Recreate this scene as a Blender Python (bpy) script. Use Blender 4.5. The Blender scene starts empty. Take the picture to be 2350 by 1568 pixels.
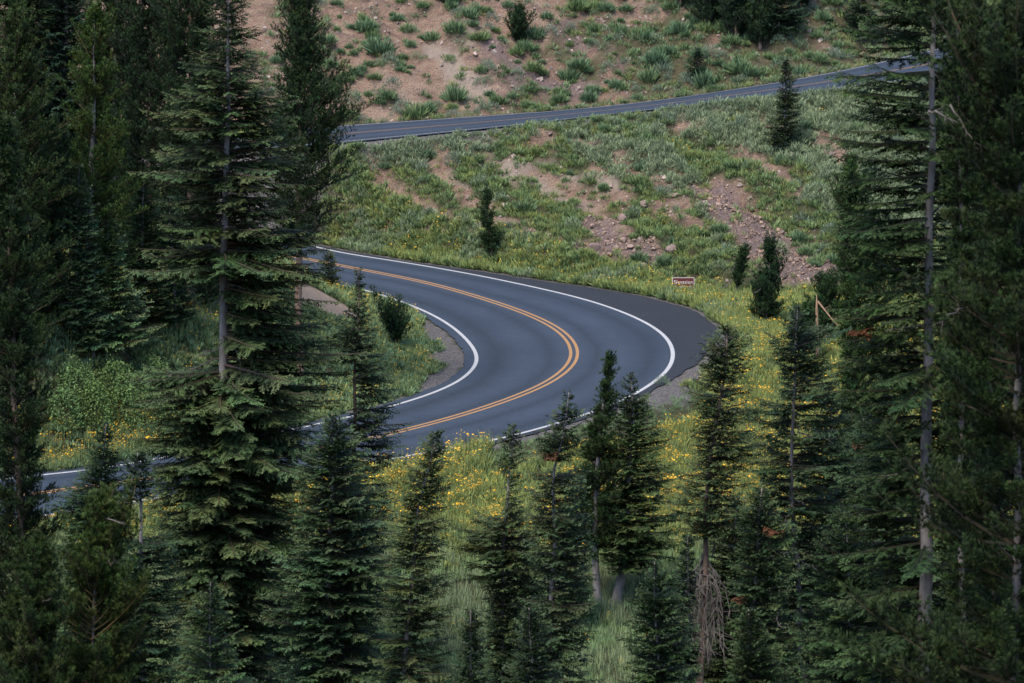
import bpy, math
import numpy as np
from mathutils import Vector
C = bpy.context.scene.collection
rad = math.radians
# ------------------------------------------------------------------ camera, sky, sun
CAM_H, PITCH, LENS = 29.0, rad(8.5), 150.0
cam = bpy.data.cameras.new('camera'); co = bpy.data.objects.new('camera', cam); C.objects.link(co)
cam.lens = LENS; cam.sensor_width = 36; cam.clip_start = 1; cam.clip_end = 3000
co.location = (0, 0, CAM_H); co.rotation_euler = (rad(90) - PITCH, 0, 0)
cam.dof.use_dof = True; cam.dof.focus_distance = 188; cam.dof.aperture_fstop = 2.8
bpy.context.scene.camera = co
SUN_EL, SUN_AZ = rad(58), rad(-150)      # azimuth from +Y, clockwise positive: sun stands to the left, a little behind the camera
W = bpy.data.worlds.new('World'); bpy.context.scene.world = W; W.use_nodes = True
nt = W.node_tree; bg = nt.nodes['Background']
sky = nt.nodes.new('ShaderNodeTexSky'); sky.sky_type = 'NISHITA'; sky.sun_disc = False
sky.sun_elevation = SUN_EL; sky.sun_rotation = SUN_AZ; sky.altitude = 2100; sky.dust_density = 2.5
nt.links.new(sky.outputs[0], bg.inputs[0]); bg.inputs[1].default_value = 0.15
sl = bpy.data.lights.new('sun', 'SUN'); sl.energy = 2.1; sl.angle = rad(20); sl.color = (1, .93, .84)
so = bpy.data.objects.new('sun', sl); C.objects.link(so)
sd = Vector((math.sin(SUN_AZ) * math.cos(SUN_EL), math.cos(SUN_AZ) * math.cos(SUN_EL), math.sin(SUN_EL)))
so.rotation_euler = sd.to_track_quat('Z', 'Y').to_euler(); so.location = (-40, 0, 90)
sc = bpy.context.scene
sc.view_settings.view_transform = 'Standard'; sc.view_settings.look = 'None'
sc.view_settings.exposure = 1.28; sc.view_settings.gamma = 1
sc.cycles.max_bounces = 5; sc.cycles.diffuse_bounces = 3; sc.cycles.glossy_bounces = 2

# ------------------------------------------------------------------ small maths
rng = np.random.default_rng(7)
FP = LENS / 36 * 2350                    # focal length in pixels of a 2350 px wide picture
cP, sP = math.cos(PITCH), math.sin(PITCH)
def ray(px, py):
    u = (np.asarray(px, float) - 1175) / FP; v = -(np.asarray(py, float) - 784) / FP
    return u, cP + v * sP, -sP + v * cP
def at(px, py, Y):                        # the point at depth Y seen at picture position (px, py)
    dx, dy, dz = ray(px, py); t = Y / dy
    return np.stack([dx * t, np.broadcast_to(Y, np.shape(t)) * 1.0, CAM_H + dz * t], -1)
A_T = 0.03
def zp(y): return A_T * (y - 180)
def on_plane(px, py):
    dx, dy, dz = ray(px, py); t = (-180 * A_T - CAM_H) / (dz - A_T * dy)
    return np.stack([dx * t, dy * t], -1)
def _h(i, j, s):
    i = i.astype(np.int64); j = j.astype(np.int64)
    n = (i * 374761393 + j * 668265263 + s * 974634777) & 0x7fffffff
    n = ((n ^ (n >> 13)) * 1274126177) & 0x7fffffff
    return ((n ^ (n >> 16)) & 0xffff) / 65535.0
def vn(x, y, s=0):
    x = np.asarray(x, float); y = np.asarray(y, float)
    i, j = np.floor(x), np.floor(y); fx, fy = x - i, y - j
    fx = fx * fx * (3 - 2 * fx); fy = fy * fy * (3 - 2 * fy)
    return ((_h(i, j, s) * (1 - fx) + _h(i + 1, j, s) * fx) * (1 - fy) + (_h(i, j + 1, s) * (1 - fx) + _h(i + 1, j + 1, s) * fx) * fy)
def fbm(x, y, s=0, o=4):
    r = 0; a = .5
    for k in range(o): r = r + a * vn(x * 2 ** k, y * 2 ** k, s + k); a *= .5
    return r / (1 - .5 ** o)
def ss(a, b, x):
    t = np.clip((x - a) / (b - a), 0, 1); return t * t * (3 - 2 * t)
def resample(P, step):
    d = np.r_[0, np.cumsum(np.linalg.norm(np.diff(P, axis=0), axis=1))]; t = np.arange(0, d[-1], step)
    return np.stack([np.interp(t, d, P[:, k]) for k in range(P.shape[1])], -1)
def smooth(P, sig):
    n = int(sig * 3); k = np.exp(-.5 * (np.arange(-n, n + 1) / sig) ** 2); k /= k.sum()
    Q = np.asarray(P, float); one = Q.ndim == 1
    if one: Q = Q[:, None]
    E = np.concatenate([2 * Q[0] - Q[n:0:-1], Q, 2 * Q[-1] - Q[-2:-n - 2:-1]])
    R = np.stack([np.convolve(E[:, c], k, 'valid') for c in range(Q.shape[1])], -1)
    return R[:, 0] if one else R
def poly_dist(x, y, P, ret_idx=False):
    x = np.asarray(x, float).ravel(); y = np.asarray(y, float).ravel()
    best = np.full(x.shape, 1e9); idx = np.zeros(x.shape, int)
    for k, (a, b) in enumerate(P):
        d = (x - a) ** 2 + (y - b) ** 2; m = d < best; best[m] = d[m]; idx[m] = k
    return (np.sqrt(best), idx) if ret_idx else np.sqrt(best)
def inside(x, y, P):
    x = np.asarray(x, float); y = np.asarray(y, float); r = np.zeros(x.shape, bool); n = len(P)
    for k in range(n):
        x1, y1 = P[k]; x2, y2 = P[(k + 1) % n]
        if y1 == y2: continue
        c = ((y1 > y) != (y2 > y)) & (x < (x2 - x1) * (y - y1) / (y2 - y1) + x1); r ^= c
    return r

# ------------------------------------------------------------------ lower road: three traced lines laid on the ground
def c5(l): return [((750 + a / 2.4126) * .94, (600 + b / 2.4126) * .94) for a, b in l]
def fl(l): return [(a * .94, b * .94) for a, b in l]
INN = c5([(235,235),(420,285),(610,350),(760,420),(880,500),(950,570),(985,620),(995,665),(985,710),(940,760),(860,815),(740,870),(600,915),(450,958),(250,1010),(30,1055)]) + fl([(400,1118),(260,1142),(116,1160)])
YEL = c5([(170,112),(420,160),(700,215),(900,270),(1130,340),(1310,405),(1450,470),(1540,540),(1575,600),(1580,650),(1560,700),(1500,755),(1420,810),(1260,880),(1050,955),(800,1030),(500,1105),(350,1143),(0,1215)]) + fl([(313,1177),(168,1194)])
OUT = c5([(110,30),(400,72),(700,120),(1000,175),(1300,235),(1560,295),(1750,350),(1950,430),(2080,505),(2140,575),(2155,640),(2145,690),(2105,755),(2010,825),(1850,915),(1720,968),(1500,1038),(1300,1095),(1060,1160)]) + fl([(324,1226),(272,1232)])
EDG = c5([(110,22),(400,62),(700,108),(860,133),(1000,148),(1200,178),(1450,205),(1660,237),(1850,268),(2000,292)]) + fl([(1635,738),(1703,757),(1741,781),(1763,813),(1762,835),(1741,855),(1720,877),(1692,898),(1650,922),(1583,955)])
def world(l): a = np.array(l); return on_plane(a[:, 0], a[:, 1])
wI, wY, wO, wE = [world(l) for l in (INN, YEL, OUT, EDG)]
STEP = .4
yc = smooth(resample(wY, STEP), 4)
d0 = yc[0] - yc[8]; d0 /= np.linalg.norm(d0); d1 = yc[-1] - yc[-9]; d1 /= np.linalg.norm(d1)
yc = np.concatenate([yc[0] + d0 * np.arange(45, 0, -STEP)[:, None], yc, yc[-1] + d1 * np.arange(STEP, 45, STEP)[:, None]])
tg = np.gradient(yc, axis=0); tg /= np.linalg.norm(tg, axis=1)[:, None]; nm = np.stack([-tg[:, 1], tg[:, 0]], -1)   # nm: towards the outside of the bend
def lateral(cur, default, end_default=None):
    R = resample(cur, .1); d, idx = poly_dist(yc[:, 0], yc[:, 1], R, True)
    ok = (idx > 3) & (idx < len(R) - 4)
    s = np.arange(len(yc)); w = np.full(len(yc), np.nan); w[ok] = d[ok]
    good = np.where(ok)[0]; lo, hi = good[0], good[-1]
    w[ok] = d[ok]; pad = 25
    ks = np.r_[0, max(lo - pad, 1), good, min(hi + pad, len(yc) - 2), len(yc) - 1]
    vs = np.r_[default, default, d[good], default, default]
    return smooth(np.interp(s, ks, vs), 4)
s0 = np.dot(wO[10] - yc[poly_dist(wO[10:11, 0], wO[10:11, 1], yc, True)[1][0]], nm[poly_dist(wO[10:11, 0], wO[10:11, 1], yc, True)[1][0]])
if s0 < 0: nm = -nm
li, lo_, le = lateral(wI, 3.9), lateral(wO, 3.9), lateral(wE, 4.5)
le = np.maximum(le, lo_ + .45); le = le + (fbm(np.arange(len(yc)) * .35, np.zeros(len(yc)), 12) - .5) * .35 + (fbm(np.arange(len(yc)) * 1.3, np.zeros(len(yc)), 13) - .5) * .15
inner_edge = yc - nm * (li + .52 + (fbm(np.arange(len(yc)) * .6, np.zeros(len(yc)), 14) - .5) * .3)[:, None]; outer_edge = yc + nm * le[:, None]
inner_line = yc - nm * li[:, None]; outer_line = yc + nm * lo_[:, None]
ASPH = np.concatenate([inner_edge[::3], outer_edge[::-3]])
INT = np.concatenate([inner_edge[::3], [[-80, inner_edge[-1, 1]], [-80, inner_edge[0, 1]]]])

# ------------------------------------------------------------------ upper road: bottom and top edges with their own depths
ub = np.array([(600,368,6.0),(850,345,6.2),(1050,326,6.6),(1254,306,7.0),(1402,288,7.3),(1600,266,7.8),(1800,244,8.3),(2018,219,8.9),(2283,185,9.4),(2420,165,9.6),(2600,140,9.8)], float)
ut = np.array([(600,326,9),(839,308,8.6),(1050,293.5,8.5),(1254,279.5,8.5),(1402,269,8.6),(1600,249,8.8),(1814,216,9.2),(2029,182,9.8),(2297,120,11),(2420,88,11.5),(2600,48,12)], float)
_, _dy, _dz = ray(ub[:, 0] * .94, ub[:, 1] * .94); Yb = (ub[:, 2] - CAM_H) * _dy / _dz
UB = at(ub[:, 0] * .94, ub[:, 1] * .94, Yb)
UT = at(ut[:, 0] * .94, ut[:, 1] * .94, np.interp(ut[:, 0], ub[:, 0], Yb) + ut[:, 2])
def ext(P):
    a = P[0] + np.array([-30, 4, -1.2]); b = P[-1] + np.array([25, 14, .9])
    return np.concatenate([[a], P, [b]])
UB, UT = ext(UB), ext(UT)
xx = np.linspace(-45, 58, 260)
def track(P): return np.stack([xx] + [smooth(np.interp(xx, P[:, 0], P[:, k]), 6) for k in (1, 2)], -1)
UBs, UTs = track(UB), track(UT)
SH = .7                                   # shoulder beyond the white lines
# ------------------------------------------------------------------ terrain height
Fx = np.array([-60, -40, -25, -15, -8, 0, 4, 7, 9.5, 14, 25, 60.]); 
lowhalf = outer_edge[np.argmax(outer_edge[:, 0]):]; lowhalf = lowhalf[np.argsort(lowhalf[:, 0])]
Fy = np.interp(Fx, lowhalf[:, 0], lowhalf[:, 1]); mx = outer_edge[:, 0].max(); ymx = outer_edge[np.argmax(outer_edge[:, 0]), 1]
Fy[Fx > mx - .5] = ymx - 2
uphalf = outer_edge[:np.argmax(outer_edge[:, 0]) + 1]; uphalf = uphalf[np.argsort(uphalf[:, 0])]
Tx = np.linspace(-60, 60, 241); Ty = np.interp(Tx, uphalf[:, 0], uphalf[:, 1] + 1.6)
Ty = np.where(Tx > mx - 4, np.minimum(np.interp(Tx, [mx - 4, mx, mx + 4, mx + 14, 60], [0, 0, 204, 201, 198]), 500), Ty)
m_ = (Tx > mx - 4) & (Tx < mx + 4); k0 = np.interp(mx - 4, Tx, Ty); Ty[m_] = np.interp(Tx[m_], [mx - 4.01, mx + 4], [Ty[np.searchsorted(Tx, mx - 4) - 1], 204])
Ty = smooth(Ty, 4)
def along(x, y): return (x * .72 - y * .69), (x * .69 + y * .72)     # down the fall line, across it
def height(x, y):
    x = np.asarray(x, float); y = np.asarray(y, float); shp = x.shape; x = x.ravel(); y = y.ravel()
    F = np.interp(x, Fx, Fy) - 1.0; T = np.interp(x, Tx, Ty)
    yb = np.interp(x, xx, UBs[:, 1]) - SH; zb = np.interp(x, xx, UBs[:, 2]); yt = np.interp(x, xx, UTs[:, 1]) + SH; zt = np.interp(x, xx, UTs[:, 2])
    h = zp(y) - .05
    fr = np.clip(F - y, 0, None); h = h - .10 * fr * ss(0, 6, fr)
    cam_rise = np.clip(72 - y, 0, None); h = h + cam_rise * .62
    s = np.clip((y - T) / (yb - T), 0, 1)
    mid = zp(T) - .05 + (zb - .05 - zp(T) + .05) * (s * .94 + .06 * s * s)
    h = np.where(y > T, mid, h)
    rz = zb + (zt - zb) * np.clip((y - yb) / (yt - yb), 0, 1) - .06
    h = np.where(y > yb, rz, h)
    d = y - yt; spur = 1 - ss(17, 23.5, x - .08 * d)
    up = .78 * np.clip(d - .8, 0, None) * spur + (.05 * np.clip(d, 0, None) + .5 * np.clip(d - 75, 0, None)) * (1 - spur)
    h = np.where(d > 0, zt - .06 + up, h)
    # bank inside the bend
    near = (x < 6) & (y < 230) & (y > 150)
    if near.any():
        ins = np.zeros(x.shape, bool); ins[near] = inside(x[near], y[near], INT)
        dd = np.zeros(x.shape)
        if ins.any(): dd[ins] = poly_dist(x[ins], y[ins], inner_edge[::4])
        A = np.interp(x, [-60, -30, -20, -13, -8.5, -6.5, -3.5], [7, 6.5, 5.2, 3.2, 1.7, 1.2, 0])
        h = h + A * ss(.8, 6.5, dd)
    # unevenness
    a, c = along(x, y)
    slope = ss(0, 1.5, y - T) * ss(0, 1.2, yb - y) + ss(.3, 3, y - yt) * (.3 + .7 * spur)
    h = h + slope * ((fbm(a * .13, c * .55, 3) - .5) * 1.3 + (fbm(x * 1.3, y * 1.3, 9) - .5) * .8 + (np.abs(fbm(x * .6 + 5, y * .8, 17) - .5) * -1.1 + .12) * spur)
    frn = ss(.5, 4, F - y); h = h + frn * (fbm(x * .25, y * .25, 5) - .5) * 1.1
    return h.reshape(shp)
YY = np.arange(80, 420, .2)
def hit(px, py):                          # where the line of sight through a picture point meets the ground
    dx, dy, dz = [float(v) for v in ray(px, py)]
    X = YY * dx / dy; Z = CAM_H + YY * dz / dy; g = height(X, YY); k = int(np.argmax(Z < g))
    if not (Z < g).any(): k = len(YY) - 1
    return np.array([X[k], YY[k], g[k]])

# ------------------------------------------------------------------ materials
def mat(name): m = bpy.data.materials.new(name); m.use_nodes = True; n = m.node_tree; return m, n, n.nodes['Principled BSDF']
def node(n, t, **kw):
    o = n.nodes.new(t)
    for k, v in kw.items():
        if k in o.inputs: o.inputs[k].default_value = v
        else: setattr(o, k, v)
    return o
def noise(n, scale, detail=4, rough=.6, vec=None, dist=0):
    o = node(n, 'ShaderNodeTexNoise', Scale=scale, Detail=detail, Roughness=rough, Distortion=dist)
    if vec is not None: n.links.new(vec, o.inputs['Vector'])
    return o.outputs['Fac']
def ramp(n, fac, stops):
    r = n.nodes.new('ShaderNodeValToRGB'); e = r.color_ramp.elements
    while len(e) < len(stops): e.new(.5)
    for k, (p, c) in enumerate(stops): e[k].position = p; e[k].color = (*c, 1) if len(c) == 3 else c
    n.links.new(fac, r.inputs[0]); return r.outputs[0]
def mix(n, fac, a, b, mode='MIX'):
    o = n.nodes.new('ShaderNodeMix'); o.data_type = 'RGBA'; o.blend_type = mode
    for s, v in ((0, fac), (6, a), (7, b)):
        if hasattr(v, 'is_linked'): n.links.new(v, o.inputs[s])
        else: o.inputs[s].default_value = v if s == 0 else (*v, 1)
    return o.outputs[2]
def mth(n, op, a, b=0, clamp=False):
    o = n.nodes.new('ShaderNodeMath'); o.operation = op; o.use_clamp = clamp
    for s, v in ((0, a), (1, b)):
        if hasattr(v, 'is_linked'): n.links.new(v, o.inputs[s])
        else: o.inputs[s].default_value = v
    return o.outputs[0]
def attr(n, name, out='Fac'): o = n.nodes.new('ShaderNodeAttribute'); o.attribute_name = name; return o.outputs[out]
def bump(n, h, strength, dist, b):
    o = node(n, 'ShaderNodeBump', Strength=strength, Distance=dist); n.links.new(h, o.inputs['Height']); n.links.new(o.outputs[0], b.inputs['Normal'])
def objco(n): return n.nodes.new('ShaderNodeTexCoord').outputs['Object']
M = {}
# ground: dirt, green soil, gravel, scree picked by painted kinds of ground
m, n, b = mat('ground'); oc = objco(n)
n1 = noise(n, .35, 6, .65, oc); n2 = noise(n, 3.5, 6, .7, oc); n3 = noise(n, 14, 3, .6, oc)
dirt = ramp(n, n1, [(.30, (.25, .145, .098)), (.5, (.38, .236, .162)), (.68, (.48, .325, .235))])
dirt = mix(n, ramp(n, n2, [(.42, (0, 0, 0)), (.6, (.65, .65, .65))]), dirt, (.48, .345, .235))
dirt = mix(n, ramp(n, n3, [(.46, (0, 0, 0)), (.64, (.75, .75, .75))]), dirt, (.16, .105, .085))
mp = node(n, 'ShaderNodeMapping'); mp.inputs['Rotation'].default_value = (0, 0, rad(44)); mp.inputs['Scale'].default_value = (.22, 1.5, .22); n.links.new(oc, mp.inputs[0])
st = noise(n, 1.4, 6, .7, mp.outputs[0]); dirt = mix(n, ramp(n, st, [(.38, (.75,) * 3), (.5, (0, 0, 0))]), dirt, (.19, .125, .10)); dirt = mix(n, ramp(n, st, [(.56, (0, 0, 0)), (.7, (.6,) * 3)]), dirt, (.50, .36, .25))
pale = ramp(n, attr(n, 'pale'), [(.3, (0, 0, 0)), (.9, (.8, .8, .8))]); dirt = mix(n, pale, dirt, (.46, .36, .28))
vor = node(n, 'ShaderNodeTexVoronoi', Scale=7.0); n.links.new(oc, vor.inputs['Vector'])
scree = mix(n, .5, (.235, .165, .15), ramp(n, vor.outputs['Color'], [(.1, (.13, .09, .085)), (.9, (.36, .26, .24))]))
col = mix(n, attr(n, 'scree'), dirt, scree)
soil = ramp(n, n2, [(.35, (.05, .055, .025)), (.6, (.10, .105, .05)), (.8, (.15, .13, .075))])
vf = mth(n, 'ADD', attr(n, 'veg'), mth(n, 'MULTIPLY', mth(n, 'SUBTRACT', n2, .5), .9), True)
col = mix(n, vf, col, soil)
vg = node(n, 'ShaderNodeTexVoronoi', Scale=22.0); n.links.new(oc, vg.inputs['Vector'])
grav = ramp(n, vg.outputs['Color'], [(.1, (.10, .092, .088)), (.5, (.19, .17, .16)), (.95, (.34, .31, .29))])
gf = mth(n, 'ADD', attr(n, 'gravel'), mth(n, 'MULTIPLY', mth(n, 'SUBTRACT', n2, .5), .6), True)
col = mix(n, gf, col, grav)
n.links.new(col, b.inputs['Base Color']); b.inputs['Roughness'].default_value = .95; b.inputs['Specular IOR Level'].default_value = .15
bump(n, mth(n, 'ADD', mth(n, 'ADD', n3, mth(n, 'MULTIPLY', n2, 1.8)), mth(n, 'MULTIPLY', st, 2.2)), 1.0, .16, b); M['ground'] = m
# asphalt
def asphalt(name, lo, hi, tracks=True):
    m, n, b = mat(name); oc = objco(n)
    big = noise(n, .22, 4, .6, oc); fine = noise(n, 28, 2, .7, oc); med = noise(n, 1.7, 5, .7, oc)
    c = ramp(n, big, [(.35, lo), (.65, hi)])
    if tracks:
        lat = mth(n, 'ABSOLUTE', attr(n, 'lat'))
        lat = mth(n, 'ADD', lat, mth(n, 'MULTIPLY', mth(n, 'SUBTRACT', noise(n, .35, 3, .5, oc), .5), .09))
        tr = ramp(n, lat, [(0, (.0,) * 3), (.10, (.10,) * 3), (.24, (.75,) * 3), (.36, (.25,) * 3), (.5, (.1,) * 3), (.66, (.45,) * 3), (.78, (.85,) * 3), (.94, (.3,) * 3)])
        c = mix(n, tr, c, tuple(v * .42 for v in lo))
    c = mix(n, ramp(n, fine, [(.35, (0, 0, 0)), (.75, (.55, .55, .55))]), c, tuple(v * 1.9 for v in hi))
    c = mix(n, ramp(n, med, [(.52, (0, 0, 0)), (.75, (.4, .4, .4))]), c, tuple(v * .7 for v in lo))
    n.links.new(c, b.inputs['Base Color']); b.inputs['Roughness'].default_value = .88; b.inputs['Specular IOR Level'].default_value = .18
    bump(n, fine, .35, .01, b); return m
M['asphalt'] = asphalt('asphalt', (.029, .040, .057), (.038, .051, .071))
M['asphalt_dark'] = asphalt('asphalt_dark', (.020, .023, .028), (.025, .028, .034), False)
def paint(name, c):
    m, n, b = mat(name); oc = objco(n)
    w = ramp(n, noise(n, 9, 5, .75, oc), [(.47, (0, 0, 0)), (.68, (.75, .75, .75))])
    n.links.new(mix(n, w, c, tuple(v * .45 + .03 for v in c)), b.inputs['Base Color']); b.inputs['Roughness'].default_value = .7; return m
M['white'] = paint('white_paint', (.42, .41, .40)); M['yellow'] = paint('yellow_paint', (.36, .185, .068))
def leafy(name, rough=.65, spec=.22, trans=0):
    m, n, b = mat(name); oc = objco(n)
    v = noise(n, 1.3, 3, .6, oc); oi = n.nodes.new('ShaderNodeObjectInfo').outputs['Random']
    c = mix(n, 1.0, attr(n, 'col', 'Color'), ramp(n, v, [(.3, (.72, .76, .74)), (.7, (1.2, 1.15, 1.05))]), 'MULTIPLY')
    c = mix(n, 1.0, c, ramp(n, oi, [(0, (.85, .9, 1.0)), (.5, (1, 1, 1)), (1, (1.15, 1.08, .88))]), 'MULTIPLY')
    n.links.new(c, b.inputs['Base Color']); b.inputs['Roughness'].default_value = rough; b.inputs['Specular IOR Level'].default_value = spec
    return m
M['needles'] = leafy('needles'); M['plants'] = leafy('plants', .7, .2)
def bark(name, a, c_, sc_=1.0):
    m, n, b = mat(name); oc = objco(n)
    mp = node(n, 'ShaderNodeMapping'); mp.inputs['Scale'].default_value = (9 * sc_, 9 * sc_, 3 * sc_); n.links.new(oc, mp.inputs[0])
    v = noise(n, 1, 6, .75, mp.outputs[0]); v2 = noise(n, .8, 3, .5, oc)
    c = ramp(n, v, [(.3, a), (.65, c_)]); c = mix(n, ramp(n, v2, [(.45, (0, 0, 0)), (.62, (.6, .6, .6))]), c, tuple(x * .55 for x in a))
    n.links.new(c, b.inputs['Base Color']); b.inputs['Roughness'].default_value = .9; bump(n, v, .8, .04, b); return m
M['bark_grey'] = bark('bark_grey', (.13, .11, .10), (.27, .235, .215)); M['bark_brown'] = bark('bark_brown', (.11, .07, .05), (.24, .16, .115))
M['deadwood'] = bark('deadwood', (.085, .068, .06), (.17, .145, .13)); M['split_wood'] = bark('split_wood', (.22, .13, .075), (.40, .25, .145))
def rockm(name, a, c_):
    m, n, b = mat(name); oc = objco(n); v = noise(n, 2.2, 7, .7, oc)
    c = ramp(n, v, [(.3, a), (.7, c_)]); oi = n.nodes.new('ShaderNodeObjectInfo').outputs['Random']
    c = mix(n, 1.0, c, ramp(n, oi, [(0, (.8, .8, .85)), (1, (1.15, 1.1, 1.05))]), 'MULTIPLY')
    n.links.new(c, b.inputs['Base Color']); b.inputs['Roughness'].default_value = .92; bump(n, v, .8, .12, b); return m
M['rock'] = rockm('rock', (.18, .12, .095), (.34, .245, .20)); M['rubble'] = leafy('rubble', .95, .1)
def flat(name, c, r=.6):
    m, n, b = mat(name); oc = objco(n); w = noise(n, 12, 4, .6, oc)
    n.links.new(mix(n, ramp(n, w, [(.45, (0, 0, 0)), (.8, (.5, .5, .5))]), c, tuple(v * .7 for v in c)), b.inputs['Base Color']); b.inputs['Roughness'].default_value = r; return m
M['sign_brown'] = flat('sign_brown', (.125, .026, .020), .5); M['sign_white'] = flat('sign_white', (.72, .68, .64), .5); M['post'] = flat('post_wood', (.16, .11, .08), .9)

# ------------------------------------------------------------------ object helpers
def meta(o, label=None, cat=None, group=None, kind=None):
    if label: o['label'] = label
    if cat: o['category'] = cat
    if group: o['group'] = group
    if kind: o['kind'] = kind
    return o
def link(name, me, parent=None):
    o = bpy.data.objects.new(name, me); C.objects.link(o)
    if parent is not None: o.parent = parent
    return o
def empty(name, loc, label, cat, group=None):
    o = bpy.data.objects.new(name, None); C.objects.link(o); o.location = tuple(loc); o.empty_display_size = .2
    return meta(o, label, cat, group)
COUNT = {}
def quads(name, V, Col, material):        # every four vertices are one face
    V = np.ascontiguousarray(V, np.float32); n = len(V) // 4
    me = bpy.data.meshes.new(name); me.vertices.add(4 * n); me.vertices.foreach_set('co', V.ravel())
    me.loops.add(4 * n); me.loops.foreach_set('vertex_index', np.arange(4 * n, dtype=np.int32))
    me.polygons.add(n); me.polygons.foreach_set('loop_start', np.arange(0, 4 * n, 4, dtype=np.int32))
    a = me.attributes.new('col', 'BYTE_COLOR', 'POINT'); cc = np.ones((4 * n, 4), np.float32); cc[:, :3] = np.clip(Col, 0, 1); a.data.foreach_set('color', cc.ravel()); COUNT[name] = COUNT.get(name, 0) + n
    me.materials.append(material); me.update(calc_edges=True); return me
def surf(name, V, F, material, sm=True, attrs=None):
    me = bpy.data.meshes.new(name); me.from_pydata([tuple(v) for v in V], [], [tuple(f) for f in F]); me.materials.append(material)
    if sm: me.polygons.foreach_set('use_smooth', [True] * len(me.polygons))
    for k, v in (attrs or {}).items():
        a = me.attributes.new(k, 'FLOAT', 'POINT'); a.data.foreach_set('value', np.ascontiguousarray(v, np.float32))
    me.update(); return me
def grid_faces(nr, nc):
    i = np.arange(nr - 1)[:, None] * nc + np.arange(nc - 1)[None]; i = i.ravel()
    return np.stack([i, i + 1, i + 1 + nc, i + nc], -1)
def tube(pts, r, seg=8):                  # smooth tapered tube through points
    P = np.asarray(pts, float); r = np.broadcast_to(r, len(P)); T = np.gradient(P, axis=0); T /= np.linalg.norm(T, axis=1)[:, None] + 1e-9
    ref = np.array([0, 1, .01]) if abs(T[0, 1]) < .9 else np.array([1, 0, 0.]); V = []
    for k in range(len(P)):
        a = np.cross(T[k], ref); a /= np.linalg.norm(a); b_ = np.cross(T[k], a)
        th = np.arange(seg) / seg * 2 * np.pi; V.append(P[k] + r[k] * (np.cos(th)[:, None] * a + np.sin(th)[:, None] * b_))
    V = np.concatenate(V); F = []
    for k in range(len(P) - 1):
        for s in range(seg): F.append((k * seg + s, k * seg + (s + 1) % seg, (k + 1) * seg + (s + 1) % seg, (k + 1) * seg + s))
    F.append(tuple(range(seg))[::-1]); F.append(tuple((len(P) - 1) * seg + s for s in range(seg)))
    return V, F
def join(parts):
    V = []; F = []; o = 0
    for v, f in parts: V.append(v); F += [tuple(i + o for i in q) for q in f]; o += len(v)
    return np.concatenate(V), F

# ------------------------------------------------------------------ kinds of ground (used for colour and for what grows)
BARE = [((1000,345),(1025,368),0.45),((1235,312),(1262,330),0.45),((1330,322),(1365,335),0.45),((1165,385),(1262,415),0.41),((1262,425),(1362,487),0.71),((1362,487),(1425,548),0.60),((1405,375),(1462,412),0.37),((1365,400),(1420,458),0.37),
 ((845,392),(965,487),0.37),((965,487),(1060,566),0.60),((972,372),(1075,460),0.27),((770,480),(890,560),0.67),((1420,440),(1450,480),0.34),((1700,348),(1786,403),0.45),((1786,403),(1830,440),0.37),((1895,322),(1945,388),0.45),((1640,440),(1720,488),0.52),((1500,463),(1630,534),0.37),((1500,420),(1575,475),0.27),((1100,470),(1210,545),0.23),((1210,545),(1300,590),0.37),((1555,270),(1600,285),0.37)]
RUB = [((1640,455),(1700,520),0.56),((1690,500),(1800,600),1.05),((1760,560),(1930,665),1.24),((1345,520),(1420,560),0.50),((1420,560),(1500,605),0.56),((1330,575),(1400,612),0.37),((1590,440),(1650,500),0.31),((985,500),(1065,565),0.31)]
LEDGE = [((1130,110),(1200,190),.6),((1180,170),(1330,215),.7),((1400,120),(1440,160),.4),((1290,60),(1340,110),.4)]
PALE = [((985,120),(1040,150),.3),((1040,150),(1090,225),.6),((1060,60),(1075,90),.3)]
CAPS = {}
def caps(name, items, x, y):
    if name not in CAPS: CAPS[name] = [(hit(*a), hit(*b_), w) for a, b_, w in items]
    best = np.full(x.shape, 9.)
    nz = (fbm(x * .9, y * .9, 37) - .5) * 1.3
    for a, b_, w in CAPS[name]:
        A = a[:2]; D = b_[:2] - A; t = np.clip(((x - A[0]) * D[0] + (y - A[1]) * D[1]) / max(D.dot(D), 1e-6), 0, 1)
        d = np.hypot(x - A[0] - D[0] * t, (y - A[1] - D[1] * t) * .9) - w; best = np.minimum(best, d)
    return best + nz * .8
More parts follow.
